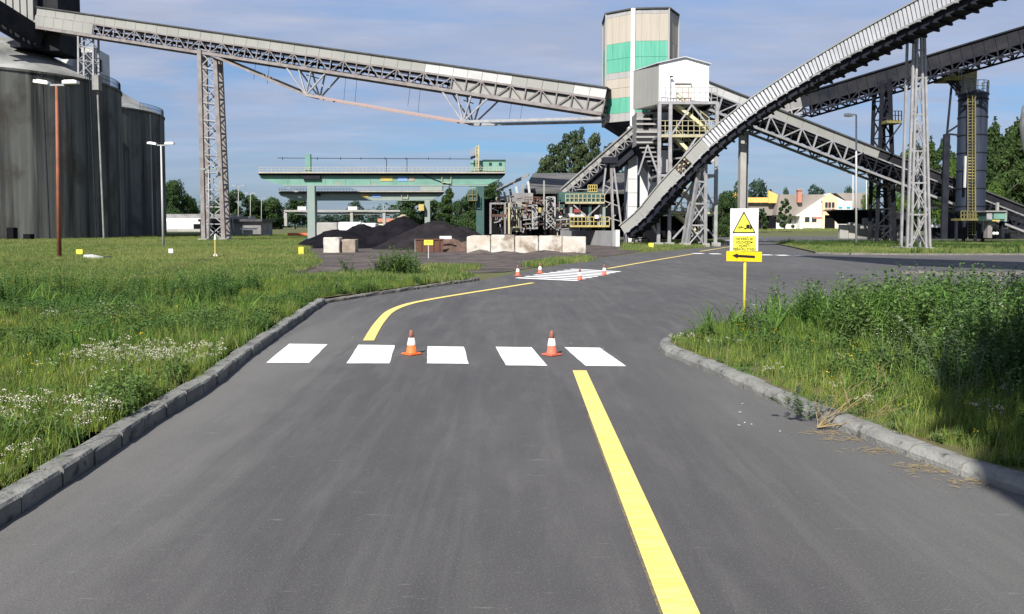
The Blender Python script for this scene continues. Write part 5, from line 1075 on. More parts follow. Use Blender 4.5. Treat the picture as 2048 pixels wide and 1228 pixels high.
def tank():
    Y = 72; r = empty('tank_silo', tuple(at(1943, 478, Y)), 'slim steel tank silo, coloured dark blue-grey for shade, with yellow caged ladder and top platform', 'silo')
    c = at(1943.5, 300, Y + 1.3); R = (1970 - 1917) / 2 * (Y + 1) / F; z0, z1 = at(1943, 422, Y).z, at(1943, 187, Y).z
    MB().lathe((c.x, c.y, 0), [(R * .5, z0 - 1.0), (R, z0), (R, z1), (R * 1.06, z1), (R * 1.06, z1 + .15), (R * .4, z1 + .5)], 40).build('shell', M['tank_shaded'], r, False)
    for k in range(7): z = lerp(z0 + .4, z1 - .4, k / 6); MB().lathe((c.x, c.y, 0), [(R + .01, z), (R + .05, z), (R + .05, z + .08), (R + .01, z + .08)], 40).build('hoop', M['steel_dark'], r)
    for a in (.6, 2.5, -.6, -2.5): MB().bar((c.x + R * .9 * math.cos(a), c.y + R * .9 * math.sin(a), 0), (c.x + R * .9 * math.cos(a), c.y + R * .9 * math.sin(a), z0 + .3), .2).build('leg', M['steel_dark'], r)
    yl = c.y - R - .35
    def L_(x, y): p = at(x, y, yl); return p
    for x in (1935.5, 1951): obar(r, 'ladder_rail', L_(x, 190), L_(x, 478), .06, M['yellow_dark'])
    for x in (1941, 1946): obar(r, 'ladder_rail', L_(x, 190) - Vector((0, .3, 0)), L_(x, 470) - Vector((0, .3, 0)), .05, M['yellow_dark'])
    for k in range(48): y = 192 + k * 5.9; obar(r, 'rung', L_(1935.5, y), L_(1951, y), .05, M['yellow_dark'] if not 310 < y < 360 else M['yellow'])
    bx(r, 'white_pipe', 1930, 312, 1932, 375, yl, .15, M['sheet_bright'])
    for k in range(14): a = k / 14 * 2 * math.pi; p = Vector((c.x + R * math.cos(a), c.y + R * math.sin(a), z1 + .1)); obar(r, 'rail_post', p, p + Vector((0, 0, 1.1)), .05, M['yellow_pale']); a2 = (k + 1) / 14 * 2 * math.pi; q = Vector((c.x + R * math.cos(a2), c.y + R * math.sin(a2), z1 + .1)); obar(r, 'handrail', p + Vector((0, 0, 1.1)), q + Vector((0, 0, 1.1)), .05, M['yellow_pale']); obar(r, 'handrail', p + Vector((0, 0, .6)), q + Vector((0, 0, .6)), .04, M['yellow_pale'])
    bx(r, 'filter_house', 1929, 138, 1953, 186, Y + .6, 1.4, M['sheet_old'])
    for k in range(6): x = 1928 + k * 5; obar(r, 'rail_post', at(x, 137, Y), at(x, 155, Y), .06, M['yellow'])
    for y in (138, 146, 154): obar(r, 'handrail', at(1928, y, Y), at(1954, y, Y), .06, M['yellow'])
    bx(r, 'platform', 1889, 153, 1926, 160, Y - .3, 1.8, M['yellow_dark']); bx(r, 'motor', 1904, 140, 1912, 152, Y, .7, M['white_clad']); bx(r, 'motor', 1912, 146, 1924, 153, Y, .7, M['sheet_bright'])
    for k in range(7): x = 1890 + k * 5.5; obar(r, 'rail_post', at(x, 140, Y - .3), at(x, 154, Y - .3), .05, M['yellow_pale'])
    obar(r, 'handrail', at(1890, 140, Y - .3), at(1926, 140, Y - .3), .05, M['yellow_pale'])
    for p, q in (((1893, 160), (1920, 190)), ((1900, 160), (1918, 180)), ((1904, 162), (1894, 268)), ((1915, 160), (1920, 185)), ((1896, 264), (1917, 250)), ((1896, 268), (1917, 270)), ((1906, 160), (1922, 175))): obar(r, 'brace', at(*p, Y), at(*q, Y), .14, M['steel_dark'])
    bx(r, 'pole', 1889, 268, 1895, 478, Y - .5, .25, M['steel_dark'])
    bx(r, 'lower_platform', 1922, 437, 1970, 441, Y - 1.8, 1.6, M['yellow_dark'])
    for k in range(9): x = 1922 + k * 6; obar(r, 'rail_post', at(x, 422, Y - 1.8), at(x, 438, Y - 1.8), .06, M['yellow_dark'])
    for y in (422, 430): obar(r, 'handrail', at(1922, y, Y - 1.8), at(1970, y, Y - 1.8), .06, M['yellow_dark'])
tank()
kc = empty('control_cabin', tuple(at(1988, 475, 69)), 'small teal control cabin with yellow sill beside the tank ladder', 'cabin')
bx(kc, 'body', 1973, 424, 2013, 442, 69, 1.6, M['teal_dark']); bx(kc, 'sill', 1985, 439.5, 2000, 442.5, 68.9, .2, M['yellow']); bx(kc, 'panel', 1974, 426, 1984, 439, 68.92, .06, M['steel']); bx(kc, 'window', 1988, 427, 2009, 438, 68.93, .05, M['crane']); bx(kc, 'frame', 2010, 423, 2014, 443, 68.9, .15, M['crane_pale']); bx(kc, 'roof', 1972, 421, 2014, 424, 68.8, 1.9, M['sheet_old'])
bx(kc, 'vent_pipe', 1994, 405, 1998, 421, 69.3, .2, M['sheet']); bx(kc, 'support', 1976, 442, 1984, 476, 69.4, .6, M['steel_rusty']); bx(kc, 'support', 2004, 442, 2009, 476, 69.4, .4, M['steel_dark'])
for x in (1988, 1994): 
    c = at(x, 467, 68.6); o = MB().lathe(c, [(.02, -.14), (.1, -.1), (.14, 0), (.1, .1), (.02, .14)], 14).build('gas_bottle', M['white_clad'], kc, True)
sh = empty('dark_shed', tuple(at(1720, 478, 82)), 'low black shed with slanting roof over a concrete wall right of the far house', 'shed')
MB().prism([at(1674, 421, 82), at(1762, 421, 82), at(1762, 448, 82), at(1700, 448, 82)], (0, 3, 0)).build('hood', M['void'], sh)
bx(sh, 'roof', 1672, 419, 1770, 421.5, 81.8, 3.4, M['roof_dark'])
for k, (x0, x1) in enumerate(((1680, 1697), (1698, 1713), (1714, 1760), (1761, 1800))): bx(sh, 'wall_panel', x0, 449 - (k == 1) * 4, x1 - .5, 477, 80 + .2 * k, .4, M['concrete'] if k < 2 else M['sheet_old'])
bx(sh, 'cabinet', 1728, 436, 1748, 452, 81, .5, M['grey_clad']); bx(sh, 'machine', 1775, 425, 1812, 472, 83, 2, M['dusty_shaded_black']); bx(sh, 'cabinet', 1776, 445, 1795, 466, 80, .8, M['steel_dark']); bx(sh, 'pale_box', 1778, 448, 1786, 462, 79.8, .3, M['steel'])
ls = empty('low_shed', tuple(at(1930, 478, 86)), 'long dark shed behind the tank and cabin at right edge', 'shed')
bx(ls, 'wall', 1865, 452, 1925, 478, 85, .4, M['dusty_shaded_black']); bx(ls, 'wall', 1900, 415, 2120, 478, 86, .4, M['dusty_shaded_black']); bx(ls, 'roof', 1898, 412, 2124, 416, 85.6, 4, M['roof_dark']); bx(ls, 'white_awning', 1864, 449, 1889, 455, 84.5, .5, M['white_clad'])
bt = MB().lathe(at(2062, 452, 120) * Vector((1, 1, 0)) if False else (at(2075, 452, 110).x, 110, 0), [(1.0, 8), (2.2, 12), (2.5, 15), (2.2, 17.5), (1.0, 19)], 32).build('water_tank', M['sheet_old'], None, True); tag(bt, 'dark rounded tank top peeping in at the right edge above the trees', 'tank')
MB().tube((at(2075, 452, 110).x, 110, 0), (at(2075, 452, 110).x, 110, 8.2), .9, n=16).build('tank_stem', M['concrete'], None).parent = bt
# truck parked behind the stair tower
tk = empty('parked_truck', tuple(at(1412, 470, 100)), 'white truck cab parked behind the stair tower', 'truck')
bx(tk, 'cab', 1402, 438, 1424, 462, 100, 2.2, M['white_clad']); bx(tk, 'windscreen', 1405, 441, 1421, 449, 99.94, .08, M['glass']); bx(tk, 'body', 1380, 446, 1401, 464, 100.3, 2, M['sheet_old']); bx(tk, 'bumper', 1402, 461, 1424, 464.5, 99.8, .2, M['steel'])
for x in (1406, 1420, 1386): c = at(x, 465, 100); MB().tube((c.x, 99.9, .5), (c.x, 100.5, .5), .5, n=18).build('wheel', M['tyre'], tk)

# ---------------------------------------------------------------- house far behind on the right
def house():
    Y = 190; r = empty('office_house', tuple(at(1640, 458, Y)), 'white office building with brown roofs, salmon gable bay and orange parapets', 'building')
    def b(name, x0, y0, x1, y1, dY, dep, m, par=r): a, c = at(x0, y0, Y + dY), at(x1, y1, Y + dY); return MB().box(((a.x + c.x) / 2, a.y + dep / 2, (a.z + c.z) / 2), (abs(c.x - a.x), dep, abs(a.z - c.z))).build(name, m, par)
    def pr(name, pts, dY, dep, m, par=r): return MB().prism([at(x, y, Y + dY) for x, y in pts], (0, dep, 0)).build(name, m, par)
    pr('gable_wall', [(1600, 458), (1600, 432), (1594, 432), (1660, 387), (1690, 402), (1704, 402), (1704, 430), (1706, 445), (1706, 458)], 0, 4, M['house_white'])
    b('wing_wall', 1551, 425, 1600, 458, 3, 4, M['house_white']); b('cream_wall', 1606, 433, 1648, 456, -.15, .1, M['house_cream'])
    pr('roof', [(1552, 430), (1560, 389), (1657, 389), (1594, 432)], 1, 3, M['house_roof']); pr('roof', [(1672, 386), (1742, 386), (1742, 416), (1705, 416), (1690, 400)], 5, 3, M['house_roof']); pr('roof', [(1495, 407), (1558, 405), (1553, 431), (1530, 431), (1524, 425), (1495, 425)], 4, 3, M['house_roof'])
    b('connecting_wall', 1480, 425, 1552, 457, 6, 3, M['void'])
    b('parapet', 1495, 395, 1540, 405, 3, .6, M['house_orange']); pr('parapet', [(1537, 381), (1556, 389.5), (1553, 406), (1537, 406)], 2.5, .8, M['house_orange']); pr('parapet', [(1465, 383), (1483, 389), (1483, 407), (1474, 401), (1466, 399)], 2.5, .8, M['house_orange'])
    pr('bay', [(1646, 430), (1646, 397), (1660, 386), (1675, 395), (1675, 430)], -1, 1, M['house_salmon'])
    for x in (1650.5, 1657, 1664): w = b('window', x, 404.5, x + 5, 416, -1.12, .1, M['glass']); b('sill', x - .3, 416, x + 5.3, 417, -1.25, .25, M['house_white'], w)
    b('porch', 1650, 432, 1672, 456, -.3, .2, M['void']); b('porch_column', 1645.5, 430, 1649, 457, -1, .4, M['house_cream']); b('porch_column', 1671, 430, 1674, 457, -1, .4, M['house_cream'])
    for x in (1610, 1624): w = b('window', x, 434, x + 9, 444, -.25, .1, M['glass'])
    b('window', 1626, 433, 1645, 437, -.26, .1, M['brick_red'])
    b('chimney', 1596, 380, 1604, 405, 0, 1, M['brick_red']); b('chimney_cap', 1595, 379, 1605, 381, -.2, 1.4, M['brick_red'])
    b('wall_sign', 1677, 413, 1685, 417, -.1, .05, M['cyan']); b('wall_sign', 1693, 413, 1701, 417, -.1, .05, M['cyan']); b('aircon', 1643, 398, 1648, 402, -.6, .5, M['white_clad'])
    b('garage_door', 1538, 433, 1552, 457, 2.8, .2, M['void'])
    pr('sail_wall', [(1676, 425), (1684, 425), (1704, 445), (1704, 458), (1676, 458)], -1.2, .3, M['house_white'])
house()
# low buildings left
w = empty('white_warehouse', tuple(at(380, 470, 150)), 'long white low warehouse with grey roof behind the lattice tower', 'building')
bx(w, 'wall', 325, 443, 402, 466, 176, 8, M['concrete_white']); bx(w, 'roof', 320, 428, 462, 437, 178, 8, M['sheet_old']); bx(w, 'clerestory', 325, 437, 404, 443, 177, 8, M['white_clad']); bx(w, 'opening', 387, 448, 402, 460, 175.8, .2, M['void']); bx(w, 'wall', 402, 444, 404, 466, 175.9, .4, M['concrete']); bx(w, 'rail_wall', 334, 458, 402, 467, 168, .3, M['concrete'])
w = empty('dark_low_shed', tuple(at(470, 470, 125)), 'low dark shed with pale canopy right of the lattice tower', 'shed')
bx(w, 'wall', 400, 442, 522, 472, 125, 6, M['sheet_old']); bx(w, 'roof', 396, 438, 524, 443, 124.4, 7.5, M['roof_dark']); bx(w, 'annex', 440, 433, 499, 444, 128, 3, M['concrete']); bx(w, 'opening', 404, 446, 440, 472, 124.8, .3, M['void']); bx(w, 'canopy', 481, 456, 506, 459, 122, 2, M['concrete_white']); bx(w, 'tank', 486, 460, 500, 472, 122.3, 1.4, M['sheet'])
w = empty('far_shed', tuple(at(820, 460, 200)), 'small brick-brown roofed building far behind the coal heaps', 'building')
bx(w, 'roof', 755, 437, 812, 444, 200, 6, M['brick_red']); bx(w, 'wall', 757, 444, 810, 456, 200.5, 5, M['house_cream'])
rb = bx(None, 'barrier_row', 575, 466, 616, 471, 118, .5, mat('orange_net', (.6, .14, .06), .7)); tag(rb, 'distant orange safety barrier at the end of the meadow left of crane leg', 'barrier')

# ---------------------------------------------------------------- tree kit
def leaf_mesh(name, m, blobs, n, size, seed, shape='quad'):
    R = np.random.default_rng(seed); w = np.array([b[3] * b[4] * b[5] for b in blobs]) ** .66; w /= w.sum(); idx = R.choice(len(blobs), n, p=w); B = np.array(blobs)[idx]
    d = R.normal(size=(n, 3)); d /= np.linalg.norm(d, axis=1)[:, None]; rad = R.uniform(.55, 1.06, n) ** .7
    c = B[:, :3] + d * B[:, 3:6] * rad[:, None]
    nr = d + R.normal(size=(n, 3)) * .55; nr /= np.linalg.norm(nr, axis=1)[:, None]
    t = np.cross(nr, R.normal(size=(n, 3))); t /= np.linalg.norm(t, axis=1)[:, None]; b = np.cross(nr, t)
    s = (size * R.uniform(.5, 1.3, n))[:, None]; v = np.stack([c - t * s, c - b * s * .5, c + t * s, c + b * s * .5], 1).reshape(-1, 3)
    me = bpy.data.meshes.new(name); me.vertices.add(4 * n); me.vertices.foreach_set('co', v.ravel()); me.loops.add(4 * n); me.loops.foreach_set('vertex_index', np.arange(4 * n, dtype=np.int32))
    me.polygons.add(n); me.polygons.foreach_set('loop_start', np.arange(0, 4 * n, 4, dtype=np.int32)); me.polygons.foreach_set('loop_total', np.full(n, 4, dtype=np.int32)); me.materials.append(m); me.update(); me.validate(); return me
def blobs_round(seed, k=16, w=.5, base=.25):
    R = random.Random(seed); out = []
    for i in range(k):
        h = base + (1 - base) * (i + .5) / k * .92; env = w * math.sin(min(1, (h - base * .5) / (1 - base * .5)) * math.pi) ** .6; a = R.uniform(0, 6.28); q = R.uniform(.2, .75) * env
        s = R.uniform(.11, .19) * (.6 + w); out.append((q * math.cos(a), q * math.sin(a), h, s * 1.1, s * 1.1, s * .85))
    return out
def blobs_poplar(seed, w=.13, k=20):
    R = random.Random(seed); out = []
    for i in range(k):
        h = .1 + .88 * (i + .5) / k; env = w * (math.sin(min(1., h * 1.05) * math.pi) ** .45); a = R.uniform(0, 6.28); q = R.uniform(.1, .7) * env; out.append((q * math.cos(a), q * math.sin(a), h, env * .6 + .01, env * .6 + .01, .07))
    return out
def blobs_pine(seed, k=26, w=.34):
    R = random.Random(seed); out = []
    for i in range(k):
        h = .15 + .83 * (i + .5) / k; env = w * (1.05 - h) ** .55; a = i * 2.4; q = R.uniform(.4, .9) * env; s = R.uniform(.04, .085) * (1.25 - .6 * h); out.append((q * math.cos(a), q * math.sin(a), h, s * 1.35, s * 1.35, s * .9))
    return out
CR = {'dense': leaf_mesh('crown_dense', M['leaf_round'], blobs_round(5, 30, .6, .24), 17000, .036, 2), 'round': leaf_mesh('crown_round', M['leaf_round'], blobs_round(1), 5200, .030, 1), 'round2': leaf_mesh('crown_round2', M['leaf_round'], blobs_round(5, 22, .6, .12), 7000, .036, 2), 'far': leaf_mesh('crown_far', M['leaf_far'], blobs_round(9, 14, .7, .08), 2200, .045, 3),
      'poplar': leaf_mesh('crown_poplar', M['leaf_poplar'], blobs_poplar(3), 5200, .020, 4), 'poplar2': leaf_mesh('crown_poplar2', M['leaf_poplar'], blobs_poplar(8, .17), 5600, .021, 5), 'pine': leaf_mesh('crown_pine', M['leaf_pine'], blobs_pine(4, 40), 6500, .019, 6), 'pine2': leaf_mesh('crown_pine2', M['leaf_pine'], blobs_pine(14, 46, .38), 7400, .019, 7),
      'light': leaf_mesh('crown_light', M['leaf_light'], blobs_round(12, 16, .55, .2), 5200, .026, 8), 'young': leaf_mesh('crown_young', M['leaf_round'], blobs_pine(22, 20, .36), 3600, .032, 9)}
def trunk_mesh():
    mb = MB(); p = Vector((0, 0, 0)); rr = random.Random(3)
    for k in range(6): q = Vector((rr.uniform(-.012, .012), rr.uniform(-.012, .012), (k + 1) * .14)); mb.tube(p, q, .026 - .0038 * k, .0222 - .0038 * k, 8); p = q
    for k in range(7): a = k * 2.4; h = .25 + k * .08; mb.tube((0, 0, h), (math.cos(a) * .16 * (1.2 - h), math.sin(a) * .16 * (1.2 - h), h + .12), .009, .003, 5)
    return mb.mesh('trunk', M['bark'])
TRM = trunk_mesh()
def tree(kind, px, ytop, Y, wpx, label, group, name=None, yb=None, bz=None):
    """tree standing at distance Y whose top shows at picture row ytop; wpx is its crown width"""
    nat = {'round': .92, 'round2': 1.1, 'far': 1.25, 'poplar': .27, 'poplar2': .35, 'pine': .62, 'pine2': .76, 'light': 1.0, 'young': .7}[kind]
    z0 = float(rise(np.array(0.), np.array(float(Y)))) - .05; t = at(px, ytop, Y); h = t.z - z0
    r = empty(name or {'p': 'poplar_tree'}.get(kind[0], 'tree') if kind.startswith('poplar') else ('pine_tree' if kind.startswith('pine') else 'tree'), (t.x, Y, z0), label, 'tree', group)
    sx = wpx * (.92 if kind.startswith('pine') else 1.12) * Y / F / nat
    for nm, me in (('trunk', TRM), ('crown', CR[kind])):
        o = bpy.data.objects.new(nm, me); COL.objects.link(o); o.parent = r; o.scale = (sx, sx, h) if nm == 'crown' else (h * .9, h * .9, h * .98)
    r.rotation_euler.z = random.uniform(0, 6.28); return r
G1, G2_, G3, G4 = 'trees behind the warehouses on the left', 'trees beyond the coal yard', 'tall trees on the right behind the plant', 'trees round the office house'
for k, (kd, px, yt, Y, w_, lab, g) in enumerate((
    ('round', 352, 363, 190, 56, 'broad dark tree just right of the second silo', G1), ('round2', 334, 378, 195, 44, 'dark bushy tree touching the silo edge', G1), ('round2', 373, 392, 198, 40, 'lower dark tree beside the lattice tower', G1),
    ('round2', 465, 384, 210, 62, 'dark tree between the lattice tower and first distant lamp', G1), ('round', 505, 392, 215, 50, 'dark tree behind the second distant lamp', G1), ('round2', 545, 398, 220, 66, 'broad tree behind the row of distant lamps', G1), ('round', 590, 394, 222, 60, 'broad tree left of the near crane leg', G1), ('round2', 430, 420, 212, 50, 'low tree seen through the lattice tower', G1),
    ('far', 712, 403, 250, 46, 'rounded tree in the middle below the far crane', G2_), ('far', 655, 432, 300, 50, 'tiny far tree right of the near crane leg', G2_), ('far', 750, 432, 290, 40, 'tiny far tree beside the runway column', G2_), ('far', 690, 436, 300, 60, 'low far tree clump below the runway beam', G2_),
    ('round', 815, 388, 175, 64, 'large green tree left of the narrow cypress-like tree', G2_), ('round2', 855, 396, 180, 54, 'green tree behind far crane right leg', G2_), ('poplar2', 898, 373, 170, 32, 'narrow cypress-shaped tree between the crane legs', G2_), ('round2', 925, 398, 165, 46, 'dark tree left of the near crane right leg', G2_), ('round', 985, 365, 150, 66, 'dark green tree behind the crane machine house', G2_), ('round2', 945, 385, 160, 50, 'bushy dark tree behind the crane cab', G2_),
    ('pine2', 1140, 266, 135, 100, 'big spreading pine behind the storage hall, second tallest', G2_), ('pine', 1188, 268, 133, 84, 'tall pine close left of the tall tower', G2_), ('pine2', 1098, 312, 138, 78, 'lower pine at left end of the pine group', G2_), ('pine', 1164, 290, 131, 90, 'pine filling the middle of the pine group', G2_), ('pine2', 1220, 290, 130, 80, 'pine behind the steep gallery and tripod pylon', G2_), ('pine', 1236, 318, 128, 60, 'lower pine by the tower concrete shaft', G2_),
    ('pine2', 1086, 318, 137, 70, 'lowest pine at the far left end of the pine group', G2_), ('pine', 1112, 288, 136, 84, 'pine left of the tallest spreading one', G2_), ('pine2', 1160, 258, 137, 70, 'tallest pine at the centre of the pine group', G2_),
    ('round', 1462, 384, 120, 58, 'bushy green tree left of the warning sign behind the stair tower', G4), ('round2', 1446, 400, 118, 46, 'lower green tree against the stair tower columns', G4), ('young', 1571, 396, 165, 32, 'small conical tree standing before the white house', G4), ('young', 1524, 416, 160, 28, 'small tree right of the warning sign panel', G4),
    ('far', 1520, 362, 330, 84, 'large rounded tree behind the orange parapets', G4), ('far', 1478, 366, 335, 44, 'rounded tree left behind the orange parapets', G4), ('far', 1573, 378, 340, 28, 'small rounded tree behind the house roof left of chimney', G4), ('far', 1630, 373, 345, 56, 'rounded tree behind the house roof right of the chimney', G4), ('far', 1700, 376, 350, 44, 'rounded tree behind the lamp and house roof', G4), ('far', 1404, 392, 320, 50, 'far tree seen between stair tower columns', G4), ('light', 1748, 366, 130, 34, 'pale small tree left of the dark twin tower', G4),
    ('light', 1795, 384, 104, 62, 'bright green tree between the dark tower and pale tower', G3), ('poplar2', 1826, 268, 122, 48, 'poplar behind the pale support tower, left one', G3), ('poplar2', 1862, 276, 124, 50, 'poplar behind the pale support tower, right one', G3), ('light', 1900, 330, 108, 56, 'bright green leafy tree left of the tank silo', G3), ('poplar2', 1892, 272, 126, 44, 'poplar left of the tank silo', G3),
    ('poplar2', 1990, 238, 116, 56, 'tall poplar just right of the tank silo', G3), ('poplar', 2034, 236, 112, 50, 'tall poplar at the right edge of view', G3), ('poplar2', 2012, 262, 110, 52, 'dark poplar between the two tall right ones', G3), ('light', 1985, 372, 100, 60, 'light green tree at foot of the right poplars', G3), ('poplar2', 2070, 250, 113, 60, 'poplar beyond the right edge', G3), ('poplar2', 1958, 300, 120, 50, 'poplar hidden behind the tank silo', G3),
    )):
    tree(kd, px, yt, Y, w_, lab, g)
# distant wood along the horizon
o = bpy.data.objects.new('far_woods', leaf_mesh('far_woods', M['leaf_far'], [(x, 520 + 60 * math.sin(x * .01), 2, 16, 14, 9 + 4 * math.sin(x * .07) + random.uniform(-1, 2)) for x in range(-520, 540, 16)], 26000, 1.5, 77)); COL.objects.link(o); tag(o, kind='stuff')
# trees off to the right behind the camera whose shade falls on the weeds
for (x, y, h, w_) in ((3.08, -4.1, 16.5, 6.7), (6.9, -4.0, 15, 8.0), (5.6, -8, 18, 7.6)):
    r = empty('shade_tree', (x, y, 0), {3.08: 'leafy tree just behind the viewer whose shade falls on the kerb', 6.9: 'second leafy tree behind the viewer, farther right', 5.6: 'tallest leafy tree standing behind the other two behind the viewer'}[x], 'tree', 'trees behind the viewer')
    for nm, me in (('trunk', TRM), ('crown', CR['dense'])):
        c = bpy.data.objects.new(nm, me); COL.objects.link(c); c.parent = r; c.scale = (w_ / 1.1, w_ / 1.1, h) if nm == 'crown' else (h * .9, h * .9, h * .95)
    r.rotation_euler.z = 1.3
# added boom overhead out of the frame, its shade crosses the side road
bo = empty('shade_blocker', (26, -4, 0), 'added tapering boom high above the side road, out of view', 'machinery')
k_ = 17 / math.tan(SUN_EL); sh_ = Vector((-math.sin(SUN_AZ), -math.cos(SUN_AZ), 0)) * k_
P_ = [Vector((15.0, 44.6, 0)) - sh_ + Vector((0, 0, 17)), Vector((34, 22, 0)) - sh_ + Vector((0, 0, 17)), Vector((30, 17, 0)) - sh_ + Vector((0, 0, 17)), Vector((15.6, 33.5, 0)) - sh_ + Vector((0, 0, 17))]
MB().prism(P_, (0, 0, .8)).build('blocker', M['steel_dark'], bo); q = (P_[1] + P_[2]) / 2; MB().box((q.x, q.y, 8.5), (2.5, 2.5, 17.0)).build('mast', M['steel_dark'], bo)  # slab and mast added only to throw the strip of shade

# ---------------------------------------------------------------- meadow plants (geometry-node scatter of tufts: stuff)
LIB = bpy.data.collections.new('plant_library')
def strips(blades, m, extra=None):
    """blades: list of (base, dir, height, width, bend)"""
    vs, fs, mi = [], [], []
    for (b, a, h, w, be, mat_i) in blades:
        d = np.array([math.cos(a), math.sin(a), 0]); s = np.array([-d[1], d[0], 0]); b = np.array(b); k0 = len(vs)
        for k in range(4):
            t = k / 3; c = b + d * be * t * t * h + np.array([0, 0, h * t * (1 - .25 * be * t)]); ww = w * (1 - t) ** .7 * .5
            vs.append(c - s * ww); 
            if k < 3: vs.append(c + s * ww)
        fs += [(k0, k0 + 1, k0 + 3, k0 + 2), (k0 + 2, k0 + 3, k0 + 5, k0 + 4), (k0 + 4, k0 + 5, k0 + 6)]; mi += [mat_i] * 3
    return vs, fs, mi
def plant_obj(name, mats, vs, fs, mi):
    me = bpy.data.meshes.new(name); me.from_pydata([tuple(v) for v in vs], [], fs)
    for m in mats: me.materials.append(m)
    me.polygons.foreach_set('material_index', mi); me.update(); o = bpy.data.objects.new(name, me); LIB.objects.link(o); return o
def grass_tuft(name, seed, n, h, w, spread, mats, be=(.1, .7), mix=None):
    R = random.Random(seed); bl = []
    for i in range(n):
        a = R.uniform(0, 6.28); q = R.uniform(0, spread); bl.append(((q * math.cos(a), q * math.sin(a), 0), R.uniform(0, 6.28), h * R.uniform(.5, 1.1), w * R.uniform(.7, 1.3), R.uniform(*be), 0 if mix is None or R.random() > mix else 1))
    return plant_obj(name, mats, *strips(bl, None))
def herb(name, seed, stems, h, leaf, mats, top=None, ntop=0, tsize=.01, sp=.08, up=.35, perst=16):
    R = random.Random(seed); vs, fs, mi = [], [], []
    def quad(c, d, n, s, w, m):
        k = len(vs); t = np.cross(n, d); t = t / (np.linalg.norm(t) + 1e-9); vs.extend([c, c + d * s * .5 + t * w, c + d * s, c + d * s * .5 - t * w]); fs.append((k, k + 1, k + 2, k + 3)); mi.append(m)
    for s in range(stems):
        a = R.uniform(0, 6.28); b = np.array([R.uniform(-sp, sp), R.uniform(-sp, sp), 0]); hh = h * R.uniform(.6, 1.1); lean = np.array([math.cos(a), math.sin(a), 0]) * R.uniform(0, up)
        v2, f2, m2 = strips([(tuple(b), a, hh, leaf * .22, np.linalg.norm(lean), 0)], None); k = len(vs); vs.extend(v2); fs.extend([tuple(i + k for i in f) for f in f2]); mi.extend(m2)
        for j in range(perst):
            t = (j + .6) / perst; c = b + lean * t * t * hh + np.array([0, 0, hh * t * (1 - .25 * np.linalg.norm(lean) * t)]); an = j * 2.4 + R.uniform(-.4, .4); d = np.array([math.cos(an), math.sin(an), R.uniform(-.1, .9)]); d /= np.linalg.norm(d)
            quad(c, d, np.array([0, 0, 1.]), leaf * R.uniform(.6, 1.2) * (1.15 - .6 * t), leaf * .2, 0)
        if top:
            c = b + lean * hh + np.array([0, 0, hh * (1 - .25 * np.linalg.norm(lean))])
            for j in range(ntop):
                d = np.array([R.uniform(-1, 1), R.uniform(-1, 1), R.uniform(-.3, 1)]); d /= np.linalg.norm(d); q = c + np.array([R.uniform(-1, 1), R.uniform(-1, 1), R.uniform(-.5, .5)]) * tsize * 2.5; quad(q, d, np.array([R.uniform(-1, 1), R.uniform(-1, 1), .5]), tsize, tsize * .5, 1)
    return plant_obj(name, mats, vs, fs, mi)
PL = {
 'fine': grass_tuft('fine_grass_tuft', 1, 46, .20, .006, .12, [M['g_green'], M['g_dry']], mix=.07), 'fine2': grass_tuft('grass_tuft', 2, 40, .30, .008, .13, [M['g_green'], M['g_dark']], mix=.4),
 'short': grass_tuft('short_grass', 3, 50, .11, .006, .14, [M['g_green'], M['g_dark']], mix=.5), 'dry': grass_tuft('dry_tuft', 4, 30, .22, .005, .12, [M['g_dry'], M['g_green']], mix=.35),
 'reed': grass_tuft('reed_clump', 5, 16, .85, .038, .16, [M['g_reed']], be=(.15, .8)), 'far': grass_tuft('far_tuft', 6, 54, .27, .016, .5, [M['g_far'], M['g_dry']], mix=.18), 'fard': grass_tuft('far_dark_tuft', 7, 50, .27, .02, .45, [M['g_dark'], M['g_far']], mix=.5),
 'herb': herb('broad_herb', 8, 7, .26, .07, [M['g_dark']], perst=12), 'clover': herb('low_herb', 9, 12, .12, .05, [M['g_dark']], perst=8, sp=.12, up=.8), 'tall': herb('tall_herb', 10, 6, .62, .085, [M['g_dark']], perst=26, up=.3, sp=.13), 'grey': herb('grey_herb', 11, 7, .6, .055, [M['g_grey'], M['petal_puff']], True, 4, .009, .14, .4, 24),
 'white': herb('white_flower', 12, 4, .25, .04, [M['g_green'], M['petal_white']], True, 8, .008, .12, .4, 7), 'puff': herb('seed_puff_flower', 13, 6, .20, .03, [M['g_green'], M['petal_puff']], True, 14, .011, .14, .5, 5), 'yellow': herb('yellow_flower', 14, 4, .24, .035, [M['g_green'], M['petal_yellow']], True, 5, .009, .13, .4, 7),
 'bush': herb('bush_sprig', 15, 9, .8, .10, [M['g_dark']], perst=30, up=.5, sp=.2)}
